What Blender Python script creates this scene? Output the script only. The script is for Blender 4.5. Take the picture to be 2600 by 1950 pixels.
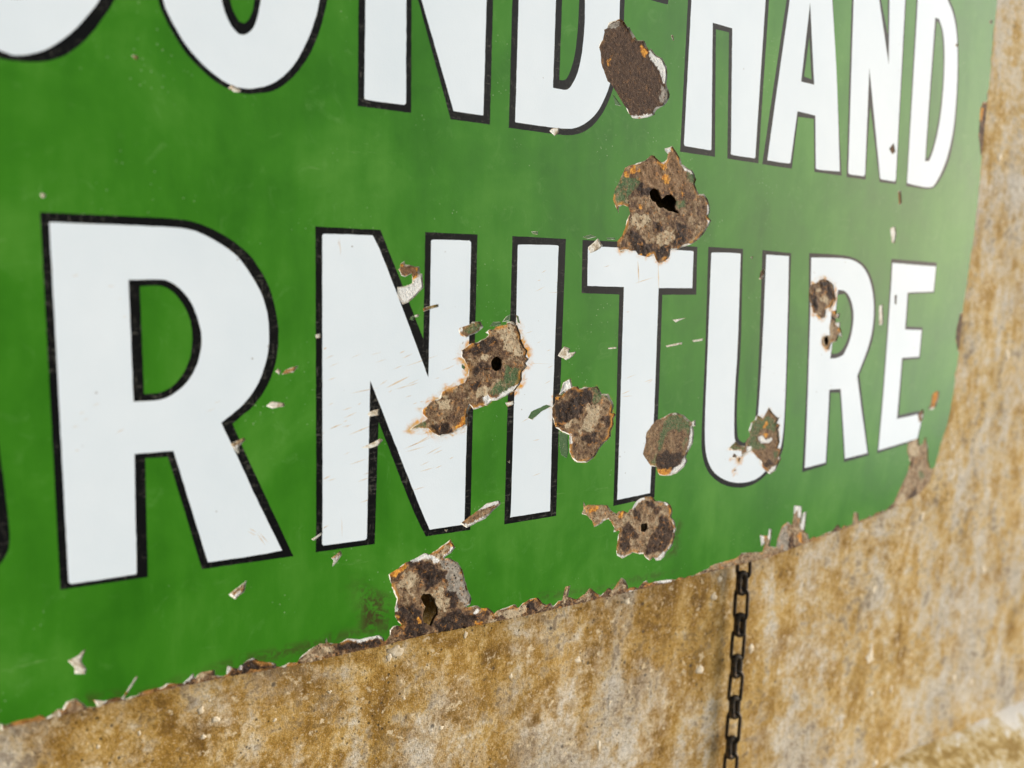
import bpy, math, random, json
import numpy as np
from mathutils import Vector, Matrix, noise
from mathutils.geometry import delaunay_2d_cdt

scene = bpy.context.scene
for o in list(bpy.data.objects):
    bpy.data.objects.remove(o, do_unlink=True)
COL = scene.collection
MM = 0.001
Z0 = 1.25                      # eye height above the street, metres

# ------------------------------------------------------------------ camera
cam_data = bpy.data.cameras.new('camera')
cam = bpy.data.objects.new('camera', cam_data)
COL.objects.link(cam)
right = Vector((0.84641145, -0.5317453, 0.02888923))
up = Vector((0.04258706, 0.12166424, 0.99165728))
fwd = Vector((0.53082389, 0.83811977, -0.12562347))
m = Matrix((right, up, -fwd)).transposed().to_4x4()
m.translation = Vector((0, -0.366, Z0))
cam.matrix_world = m
cam_data.sensor_width = 36
cam_data.lens = 29.278
cam_data.clip_start = 0.01
cam_data.clip_end = 200
cam_data.dof.use_dof = True
cam_data.dof.focus_distance = 0.445
cam_data.dof.aperture_fstop = 4.6
cam_data.dof.aperture_blades = 7
scene.camera = cam

# ------------------------------------------------------------------ light
world = bpy.data.worlds.new('World')
scene.world = world
world.use_nodes = True
wn = world.node_tree
bg = wn.nodes['Background']
sky = wn.nodes.new('ShaderNodeTexSky')
sky.sky_type = 'NISHITA'
sky.sun_disc = False
SUN = Vector((0.83, -0.51, 0.19)).normalized()     # direction towards the sun
sky.sun_elevation = math.asin(SUN.z)
sky.sun_rotation = math.atan2(SUN.x, SUN.y)
sky.air_density = 1.0
sky.dust_density = 2.0
sky.ozone_density = 1.0
bg.inputs['Strength'].default_value = 0.05
wn.links.new(sky.outputs[0], bg.inputs['Color'])
sd = bpy.data.lights.new('sun', 'SUN')
sd.energy = 3.0
sd.angle = math.radians(55)
sd.color = (1.0, 0.99, 0.97)
sun = bpy.data.objects.new('sun', sd)
COL.objects.link(sun)
sun.rotation_euler = (-SUN).to_track_quat('-Z', 'Y').to_euler()
sun.location = (1, -2, 3)
scene.view_settings.view_transform = 'Standard'
scene.view_settings.look = 'None'
scene.view_settings.gamma = 1.0
scene.view_settings.use_curve_mapping = False
scene.view_settings.exposure = 0.74
scene.render.engine = 'CYCLES'
scene.render.resolution_x = 1024
scene.render.resolution_y = 768

# traced layout of the sign, millimetres in the plane of the sheet (u to the right, v up from eye level)
DATA = json.loads('''{"letters":[[["K",[[18.8,19.7],[30.3,19.8],[59.0,20.2],[67.8,20.2],[74.4,19.4],[81.7,16.8],[89.2,12.8],[96.9,6.6],[99.4,2.8],[102.7,-2.1],[105.6,-8.7],[107.6,-16.7],[108.6,-23.5],[108.8,-29.0],[108.2,-36.5],[106.7,-42.6],[104.3,-48.7],[101.6,-53.4],[98.8,-57.1],[96.2,-60.0],[92.2,-62.8],[88.5,-66.0],[92.7,-76.9],[98.5,-90.7],[115.0,-129.7],[98.1,-129.5],[74.6,-129.2],[68.1,-103.0],[61.8,-78.3],[53.1,-78.0],[52.9,-129.0],[20.4,-128.7]]],
["W",[[21.7,16.1],[52.6,16.6],[64.8,16.7],[71.3,16.5],[76.7,15.0],[84.8,10.9],[91.0,6.4],[95.5,0.7],[99.3,-5.5],[101.9,-10.7],[103.9,-18.1],[104.6,-25.5],[104.4,-33.0],[103.0,-39.8],[100.9,-45.9],[98.9,-50.2],[94.9,-55.8],[90.9,-59.7],[83.6,-65.2],[90.0,-80.1],[98.4,-100.5],[109.7,-126.1],[98.2,-126.7],[77.2,-126.5],[71.2,-103.4],[64.1,-75.8],[49.0,-75.8],[48.6,-126.4],[48.1,-127.0],[24.3,-127.0],[23.4,-126.1]]],
["K",[[48.7,-4.9],[60.2,-4.4],[63.1,-4.8],[67.2,-7.1],[71.4,-11.8],[74.3,-18.2],[76.0,-25.3],[76.3,-30.5],[75.2,-37.0],[72.9,-42.8],[69.5,-47.9],[65.1,-51.6],[60.8,-53.7],[57.3,-54.1],[49.2,-54.2]]],
["G",[[52.8,-7.4],[60.1,-6.9],[63.0,-7.8],[66.0,-10.0],[69.5,-15.0],[71.8,-20.8],[72.6,-26.6],[72.2,-33.0],[70.9,-38.8],[68.3,-44.0],[64.6,-48.4],[60.3,-50.8],[56.7,-51.2],[53.3,-51.2]]]],[["K",[[125.4,20.4],[156.6,20.6],[161.8,8.8],[167.7,-4.0],[179.4,-30.3],[179.5,20.9],[208.4,21.2],[208.3,-75.4],[208.2,-130.2],[182.5,-130.0],[175.5,-116.7],[156.5,-69.9],[155.0,-129.8],[125.5,-129.5],[125.7,-110.3]]],
["W",[[128.6,16.7],[129.3,17.4],[152.2,18.0],[153.0,17.6],[157.7,8.7],[165.4,-9.2],[182.5,-49.3],[182.8,16.9],[183.7,17.6],[203.9,18.0],[204.8,17.2],[204.9,-67.2],[204.6,-126.8],[184.6,-126.7],[180.2,-117.3],[152.0,-49.6],[150.9,-126.2],[150.1,-127.1],[129.4,-126.7],[128.6,-126.0],[128.8,-110.7]]]],[["K",[[228.8,21.5],[262.4,21.7],[262.2,-70.7],[262.7,-129.8],[228.9,-130.1]]],
["W",[[232.2,17.0],[232.9,17.5],[256.9,18.2],[257.8,17.7],[257.6,-70.4],[258.4,-126.5],[232.5,-126.7],[232.9,-124.0],[232.9,-60.7]]]],[["K",[[273.4,21.7],[296.9,22.0],[358.5,21.8],[359.7,-6.4],[332.7,-6.9],[334.0,-65.7],[335.1,-127.9],[303.2,-129.2],[300.5,-7.1],[274.1,-6.8]]],
["W",[[277.3,17.8],[278.1,18.5],[354.3,19.4],[355.6,18.7],[356.2,-2.6],[329.6,-3.0],[331.0,-74.8],[331.2,-124.8],[305.9,-125.9],[303.6,-2.9],[277.8,-2.8]]]],[["K",[[367.4,22.2],[397.1,22.3],[400.6,-39.6],[400.2,-69.1],[402.6,-94.2],[405.3,-98.9],[409.8,-100.8],[416.1,-98.3],[418.8,-90.3],[418.7,-70.0],[414.4,22.3],[441.5,21.5],[444.5,-30.4],[448.0,-76.8],[449.8,-103.2],[448.4,-112.6],[437.3,-123.2],[426.0,-129.3],[414.2,-131.1],[403.8,-129.9],[393.5,-126.8],[384.5,-121.6],[377.7,-115.4],[373.2,-106.6],[371.2,-96.6],[370.6,-77.2],[369.7,-39.0]]],
["W",[[370.2,18.4],[371.1,19.1],[394.1,19.6],[395.3,18.9],[397.8,-39.6],[397.8,-68.9],[400.0,-94.0],[401.8,-99.6],[405.7,-103.0],[410.9,-104.0],[417.3,-102.0],[420.5,-95.6],[421.3,-80.3],[420.6,-55.0],[418.2,19.6],[439.6,19.5],[443.0,-30.3],[447.2,-81.9],[447.8,-103.0],[445.1,-112.3],[436.1,-120.1],[427.1,-126.3],[415.3,-127.9],[403.4,-126.6],[393.0,-123.0],[384.1,-117.6],[378.1,-110.0],[374.6,-99.8],[372.8,-77.3]]]],[["K",[[459.0,22.2],[494.4,22.6],[511.6,20.2],[523.0,14.2],[531.9,3.7],[536.4,-9.3],[538.3,-22.5],[537.9,-35.9],[533.5,-46.9],[526.0,-61.1],[531.6,-76.0],[550.3,-122.6],[519.7,-124.7],[504.7,-72.9],[494.7,-72.4],[499.4,-124.5],[472.2,-127.0],[466.0,-51.4]]],
["W",[[461.5,19.4],[494.7,20.4],[508.4,19.0],[519.5,14.1],[528.1,4.7],[533.9,-8.3],[536.0,-22.5],[534.9,-34.7],[530.7,-46.8],[523.3,-61.6],[530.9,-81.6],[547.9,-120.6],[520.4,-122.1],[505.5,-70.2],[492.6,-70.1],[497.8,-122.7],[474.7,-124.2],[467.6,-51.5]]],
["K",[[491.8,-1.3],[499.4,-1.4],[506.0,-5.9],[511.4,-14.9],[512.6,-25.7],[510.2,-37.6],[504.6,-46.1],[498.0,-48.3],[490.3,-48.4]]],
["G",[[492.3,-4.7],[499.7,-3.8],[504.7,-8.6],[508.9,-17.1],[510.0,-25.7],[507.7,-35.4],[503.1,-42.3],[497.5,-45.1],[491.1,-44.9]]]],[["K",[[549.4,21.8],[608.1,21.2],[609.9,-1.7],[576.0,-2.9],[578.4,-26.8],[600.3,-27.7],[602.3,-51.6],[579.2,-52.3],[583.8,-94.4],[612.1,-92.8],[618.8,-94.2],[617.0,-116.8],[560.7,-122.2]]],
["W",[[551.4,18.9],[607.5,18.2],[608.4,-0.6],[574.2,-1.8],[576.7,-29.1],[599.1,-29.8],[600.5,-50.1],[577.4,-50.4],[581.5,-97.2],[611.4,-95.8],[618.4,-95.1],[615.3,-115.6],[562.0,-119.9]]]],[["K",[[57.8,131.8],[61.8,104.2],[64.2,98.3],[68.1,91.4],[72.0,85.6],[77.9,80.2],[83.9,75.9],[90.0,73.7],[95.0,73.0],[100.1,73.9],[106.6,75.5],[111.9,79.0],[116.6,83.8],[122.1,91.4],[126.2,100.1],[129.0,108.9],[131.0,117.6],[133.2,131.8],[133.2,166.9],[131.0,181.1],[129.0,189.8],[126.2,198.6],[122.1,207.3],[116.6,214.8],[111.9,219.7],[106.6,223.1],[100.1,224.8],[95.0,225.6],[90.0,224.9],[83.9,222.7],[77.9,218.5],[72.0,213.1],[68.1,207.2],[64.2,200.3],[61.8,194.4],[57.8,166.9]]],
["W",[[59.7,131.8],[63.5,104.6],[67.0,97.1],[71.5,89.6],[77.3,83.4],[83.9,78.4],[90.0,75.6],[95.7,75.2],[100.1,76.1],[105.3,78.0],[110.6,81.7],[116.0,87.5],[120.7,96.0],[124.8,105.6],[127.6,116.9],[130.3,131.8],[130.3,166.9],[127.6,181.7],[124.8,193.1],[120.7,202.7],[116.0,211.1],[110.6,217.0],[105.3,220.6],[100.1,222.6],[95.7,223.4],[90.0,223.1],[83.9,220.3],[77.3,215.2],[71.5,209.0],[67.0,201.6],[63.5,194.1],[59.7,166.9]]],
["K",[[83.8,128.1],[86.1,108.9],[87.9,103.3],[90.3,98.9],[93.1,96.6],[95.3,96.7],[97.8,98.3],[100.4,102.5],[102.2,112.0],[105.8,128.1],[105.8,170.6],[102.2,186.6],[100.4,196.2],[97.8,200.3],[95.3,202.0],[93.1,202.1],[90.3,199.8],[87.9,195.4],[86.1,189.7],[83.8,170.6]]],
["G",[[87.1,128.1],[89.6,109.6],[91.0,105.0],[93.2,101.8],[95.4,101.3],[97.3,103.1],[98.9,107.1],[99.6,111.5],[102.5,128.1],[102.5,170.6],[99.6,187.1],[98.9,191.5],[97.3,195.5],[95.4,197.4],[93.2,196.9],[91.0,193.6],[89.6,189.1],[87.1,170.6]]]],[["K",[[-29.3,149.3],[-27.8,124.4],[-22.0,101.4],[-18.3,94.8],[-13.9,88.1],[-9.5,82.6],[-4.7,78.2],[-0.0,75.5],[4.5,74.2],[9.5,73.4],[15.4,73.4],[20.4,74.2],[24.9,75.5],[29.6,78.2],[34.4,82.6],[38.8,88.1],[43.2,94.8],[46.9,101.4],[49.8,111.6],[22.8,102.8],[18.2,98.8],[13.1,97.1],[7.9,97.6],[3.0,100.4],[-1.2,105.3],[-4.5,111.9],[-6.6,119.7],[-7.3,128.1],[-7.3,170.6],[-6.6,179.0],[-4.5,186.8],[-1.2,193.3],[3.0,198.2],[7.9,201.0],[13.1,201.6],[18.2,199.8],[22.8,195.9],[49.8,187.0],[46.9,197.3],[43.2,203.9],[38.8,210.6],[34.4,216.1],[29.6,220.5],[24.9,223.2],[20.4,224.4],[15.4,225.2],[9.5,225.2],[4.5,224.4],[-0.0,223.2],[-4.7,220.5],[-9.5,216.1],[-13.9,210.6],[-18.3,203.9],[-22.0,197.3],[-27.8,174.2],[-29.3,149.3]]],
["W",[[-26.7,149.3],[-25.3,124.4],[-16.9,100.4],[-12.5,94.0],[-8.1,88.2],[-3.4,83.2],[1.8,79.0],[6.9,76.6],[11.8,75.4],[13.1,75.4],[18.0,76.6],[23.0,79.0],[28.2,83.2],[33.0,88.2],[37.4,94.0],[41.8,100.4],[44.3,108.7],[24.1,101.0],[18.9,96.8],[13.3,94.9],[7.5,95.5],[2.0,98.5],[-2.7,103.7],[-6.4,110.8],[-8.7,119.1],[-9.5,128.1],[-9.5,170.6],[-8.7,179.6],[-6.4,187.9],[-2.7,194.9],[2.0,200.2],[7.5,203.2],[13.3,203.8],[18.9,201.9],[24.1,197.6],[44.3,190.0],[41.8,198.3],[37.4,204.7],[33.0,210.5],[28.2,215.4],[23.0,219.6],[18.0,222.1],[13.1,223.2],[11.8,223.2],[6.9,222.1],[1.8,219.6],[-3.4,215.4],[-8.1,210.5],[-12.5,204.7],[-16.9,198.3],[-25.3,174.2],[-26.7,149.3]]]],[["K",[[145.1,74.7],[171.4,75.1],[170.7,134.9],[192.1,74.7],[214.0,74.9],[214.0,224.0],[187.7,223.6],[188.4,163.8],[167.0,224.0],[145.1,223.7]]],
["W",[[148.2,78.4],[149.0,77.9],[167.8,78.2],[168.7,79.0],[168.0,146.7],[193.6,78.8],[194.5,78.7],[210.1,78.7],[210.9,220.2],[210.1,220.8],[191.3,220.5],[190.4,219.7],[191.1,152.0],[165.4,219.8],[164.6,220.0],[149.0,219.9]]]],[["K",[[224.9,74.6],[259.8,74.6],[267.7,76.2],[274.7,79.6],[280.6,85.1],[285.5,92.1],[289.2,100.6],[291.9,109.0],[294.4,121.4],[295.4,133.5],[295.2,144.5],[295.2,154.2],[295.4,165.2],[294.4,177.3],[291.9,189.6],[289.2,198.0],[285.5,206.5],[280.6,213.5],[274.7,219.0],[267.7,222.5],[259.8,224.1],[224.9,224.1]]],
["W",[[228.6,78.0],[229.3,77.7],[260.6,77.8],[268.5,80.1],[275.5,84.5],[281.4,90.8],[286.1,100.2],[288.8,108.6],[291.2,121.7],[292.2,133.7],[292.0,143.9],[292.0,154.8],[292.2,165.0],[291.2,177.0],[288.8,190.1],[286.1,198.5],[281.4,207.9],[275.5,214.2],[268.5,218.6],[260.6,220.9],[229.3,221.0],[228.6,220.6]]],
["K",[[250.8,97.5],[258.8,97.4],[261.2,98.7],[264.4,103.4],[267.1,110.0],[269.0,122.7],[269.4,134.3],[268.9,144.1],[268.9,154.5],[269.4,164.4],[269.0,176.0],[267.1,188.6],[264.4,195.2],[261.2,200.0],[258.8,201.2],[250.8,201.2]]],
["G",[[254.6,102.0],[257.1,102.0],[259.5,103.5],[262.2,109.3],[264.2,118.1],[265.2,129.7],[265.3,143.4],[265.3,155.2],[265.2,168.9],[264.2,180.6],[262.2,189.4],[259.5,195.2],[257.1,196.7],[254.6,196.7]]]],[["K",[[305.2,152.3],[325.9,152.4],[325.9,177.9],[305.2,177.9]]],
["W",[[308.2,155.2],[323.2,155.4],[323.2,174.9],[308.2,174.9]]]],[["K",[[340.4,74.8],[368.5,74.7],[363.3,146.0],[374.0,146.1],[378.8,74.7],[405.9,74.6],[405.9,224.1],[378.8,224.0],[374.0,183.7],[363.3,183.7],[368.5,223.9],[340.4,223.9]]],
["W",[[343.1,79.4],[344.0,78.4],[364.5,78.1],[365.2,78.8],[360.5,149.1],[376.5,148.9],[381.7,77.8],[382.8,77.2],[402.2,77.3],[402.9,78.1],[402.9,220.5],[402.2,221.3],[382.8,221.4],[381.7,220.8],[376.5,179.3],[360.5,179.3],[365.2,219.8],[364.5,220.5],[344.0,220.2],[343.1,219.3]]]],[["K",[[409.4,74.4],[436.8,74.2],[439.5,106.5],[454.3,107.0],[458.5,74.2],[486.3,74.2],[455.4,224.0],[427.2,224.0]]],
["W",[[413.7,77.2],[433.8,77.0],[435.1,77.9],[438.4,109.8],[455.6,109.3],[459.7,76.8],[461.2,75.8],[483.9,76.8],[474.0,135.9],[454.6,221.1],[429.1,221.1]]],
["K",[[442.8,175.8],[439.8,128.0],[452.4,127.8]]],
["G",[[444.4,155.3],[442.3,131.5],[449.4,130.8]]]],[["K",[[491.3,73.8],[512.1,73.9],[510.7,122.2],[527.6,73.6],[547.1,73.7],[539.0,224.0],[515.3,224.0],[523.7,170.3],[496.5,224.0],[480.0,224.0]]],
["W",[[492.9,76.6],[494.6,75.8],[509.6,76.0],[510.9,77.2],[506.6,146.6],[528.1,76.2],[529.6,75.6],[544.7,75.4],[546.0,76.6],[537.7,221.1],[518.8,221.1],[527.1,151.8],[498.7,221.1],[482.3,221.1]]]],[["K",[[558.8,73.3],[587.9,73.0],[595.3,76.0],[603.6,85.7],[609.6,97.4],[613.0,117.8],[612.3,145.3],[609.7,166.7],[605.1,187.6],[599.2,199.3],[591.2,206.2],[581.9,215.9],[571.0,222.2],[560.0,224.0],[550.1,224.0]]],
["W",[[559.6,76.1],[561.3,75.2],[588.7,74.2],[594.1,77.6],[601.2,87.7],[607.0,100.5],[610.7,119.7],[610.4,145.0],[608.1,166.5],[604.3,184.2],[597.4,197.9],[588.4,205.7],[579.4,213.4],[569.5,218.9],[560.0,220.7],[552.3,220.7]]],
["K",[[575.4,191.2],[580.2,191.1],[585.9,185.3],[590.1,174.3],[592.8,155.5],[593.3,134.0],[591.5,115.3],[587.3,99.6],[583.5,93.2],[578.7,92.7],[576.9,140.4]]],
["G",[[577.7,189.0],[581.7,187.7],[585.5,182.0],[589.2,168.9],[591.2,153.1],[591.4,133.8],[589.4,116.1],[586.0,101.6],[582.2,95.2],[579.9,95.0],[578.4,140.6]]]],[["K",[[-78.0,22.2],[-48.3,22.3],[-44.8,-39.6],[-45.2,-69.1],[-42.8,-94.2],[-40.1,-98.9],[-35.6,-100.8],[-29.3,-98.3],[-26.6,-90.3],[-26.7,-70.0],[-31.0,22.3],[-3.9,21.5],[-0.9,-30.4],[2.6,-76.8],[4.4,-103.2],[3.0,-112.6],[-8.1,-123.2],[-19.4,-129.3],[-31.2,-131.1],[-41.6,-129.9],[-52.0,-126.8],[-60.9,-121.6],[-67.7,-115.4],[-72.2,-106.6],[-74.2,-96.6],[-74.8,-77.2],[-75.7,-39.0]]],
["W",[[-79.2,18.4],[-78.4,19.1],[-55.4,19.6],[-54.1,18.9],[-51.6,-39.6],[-51.6,-68.9],[-49.4,-94.0],[-47.7,-99.6],[-43.7,-103.0],[-38.5,-104.0],[-32.2,-102.0],[-29.0,-95.6],[-28.1,-80.3],[-28.8,-55.0],[-31.2,19.6],[-9.8,19.5],[-6.4,-30.3],[-2.2,-81.9],[-1.7,-103.0],[-4.3,-112.3],[-13.3,-120.1],[-22.3,-126.3],[-34.1,-127.9],[-46.0,-126.6],[-56.4,-123.0],[-65.4,-117.6],[-71.3,-110.0],[-74.9,-99.8],[-76.6,-77.3]]]],[["K",[[-137.2,-129.9],[-106.1,-129.9],[-106.1,-70.3],[-97.0,-70.3],[-97.0,-39.2],[-106.1,-39.2],[-106.1,-10.6],[-89.7,-10.6],[-89.7,20.5],[-137.2,20.5]]],
["W",[[-132.9,-125.5],[-110.5,-125.5],[-110.5,-65.9],[-101.4,-65.9],[-101.4,-43.6],[-110.5,-43.6],[-110.5,-6.2],[-94.1,-6.2],[-94.1,16.1],[-132.9,16.1]]]],[["K",[[-82.4,74.7],[-38.4,74.7],[-38.4,105.8],[-51.2,105.8],[-51.2,133.8],[-45.8,133.8],[-45.8,164.9],[-51.2,164.9],[-51.2,192.9],[-38.4,192.9],[-38.4,224.0],[-82.4,224.0]]],
["W",[[-78.0,79.1],[-42.8,79.1],[-42.8,101.4],[-55.6,101.4],[-55.6,138.2],[-50.1,138.2],[-50.1,160.5],[-55.6,160.5],[-55.6,197.3],[-42.8,197.3],[-42.8,219.6],[-78.0,219.6]]]],[["K",[[-115.5,185.9],[-118.1,191.5],[-119.7,192.9],[-120.7,193.2],[-121.6,193.0],[-123.2,191.8],[-124.8,189.0],[-125.5,185.0],[-124.9,180.9],[-123.3,178.0],[-121.7,176.7],[-106.1,165.5],[-106.1,141.7],[-106.2,149.2],[-94.6,140.0],[-87.5,127.2],[-85.3,112.9],[-87.9,98.6],[-95.4,86.0],[-107.3,77.2],[-122.0,74.3],[-136.4,78.3],[-147.7,87.9],[-153.4,98.3],[-126.0,112.4],[-123.5,106.8],[-121.8,105.3],[-120.8,105.0],[-119.9,105.2],[-118.4,106.4],[-116.8,109.3],[-116.0,113.3],[-116.7,117.4],[-118.2,120.3],[-119.8,121.6],[-135.5,132.8],[-135.5,156.6],[-135.4,149.1],[-146.9,158.3],[-154.0,171.1],[-156.3,185.4],[-153.6,199.7],[-146.2,212.3],[-134.3,221.1],[-119.6,224.0],[-105.1,220.0],[-93.9,210.4],[-88.2,200.0]]],
["W",[[-111.6,187.9],[-114.6,194.2],[-117.6,196.8],[-120.6,197.6],[-123.4,197.0],[-126.5,194.8],[-128.9,190.6],[-129.9,185.1],[-129.1,179.5],[-126.7,175.2],[-123.7,172.7],[-110.3,164.2],[-110.3,140.4],[-108.1,145.2],[-98.0,137.2],[-91.7,125.8],[-89.7,112.9],[-92.0,100.1],[-98.7,89.0],[-109.1,81.2],[-121.8,78.7],[-134.4,82.2],[-144.2,90.6],[-149.5,100.3],[-129.9,110.4],[-126.9,104.1],[-123.9,101.5],[-121.0,100.7],[-118.1,101.2],[-115.1,103.5],[-112.6,107.7],[-111.6,113.2],[-112.5,118.8],[-114.9,123.1],[-117.9,125.6],[-131.3,134.1],[-131.3,157.9],[-133.4,153.0],[-143.6,161.1],[-149.9,172.5],[-151.9,185.4],[-149.5,198.2],[-142.9,209.3],[-132.5,217.1],[-119.7,219.6],[-107.2,216.1],[-97.3,207.7],[-92.1,198.0]]]]],"outline":[[-183.0,-181.9],[-2.4,-181.8],[24.7,-181.8],[54.3,-180.9],[80.0,-181.0],[108.3,-182.3],[121.6,-182.9],[160.8,-182.9],[183.0,-182.2],[223.7,-183.7],[246.1,-184.2],[295.1,-184.5],[353.4,-184.8],[413.9,-184.1],[446.8,-184.6],[480.8,-181.7],[544.1,-176.2],[567.0,-173.7],[604.0,-169.2],[635.0,-163.6],[648.3,-154.9],[651.8,-137.8],[655.1,-121.5],[659.8,-105.3],[660.6,-87.0],[659.4,-51.7],[655.0,-8.2],[655.4,27.9],[656.4,46.8],[652.8,111.0],[653.2,155.6],[652.5,218.0],[653.3,256.2],[644.2,272.7],[622.2,278.2],[-183.0,278.2],[-195.8,263.5],[-195.8,-168.4]],"chips":[["R","smooth",0,[[292.6,138.9],[295.6,137.8],[298.0,135.5],[299.0,136.0],[305.0,130.0],[310.0,130.8],[312.0,127.9],[313.9,126.1],[314.9,127.3],[319.5,124.2],[323.5,123.6],[326.9,119.7],[327.9,115.6],[327.6,109.8],[328.6,108.4],[330.6,105.2],[329.5,101.9],[326.3,98.4],[322.4,96.6],[320.0,93.9],[319.8,92.6],[314.9,90.8],[308.3,89.2],[304.3,88.9],[303.0,89.7],[299.2,93.8],[288.2,104.9],[286.0,105.7],[284.4,108.4],[282.5,111.7],[281.1,114.8],[280.5,119.4],[279.1,122.3],[280.3,125.5],[281.7,126.3],[282.5,130.2],[282.1,131.6],[284.0,132.7],[285.0,135.5],[288.6,137.1]],[],{"white":[[[314.3,124.9],[314.8,128.0],[320.0,124.7],[324.0,124.2],[328.0,119.8],[329.0,115.7],[328.7,109.9],[325.4,110.6],[323.5,115.3],[320.4,118.7],[315.5,121.7]],[[302.7,89.7],[319.5,93.3],[320.5,93.8],[320.6,92.3],[315.0,90.0],[303.3,87.9]]],"grey":[[[325.0,109.4],[330.3,109.0],[331.4,105.3],[326.6,98.1],[324.2,102.0]],[[283.9,134.8],[289.0,137.2],[293.4,137.9],[291.7,133.6],[284.5,131.3]]],"orange":[[[285.9,114.8],[287.3,120.2],[288.3,120.3],[286.9,114.6]],[[307.9,128.3],[311.0,127.3],[314.2,126.4],[312.9,122.8],[309.2,124.1]]]}],
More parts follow.
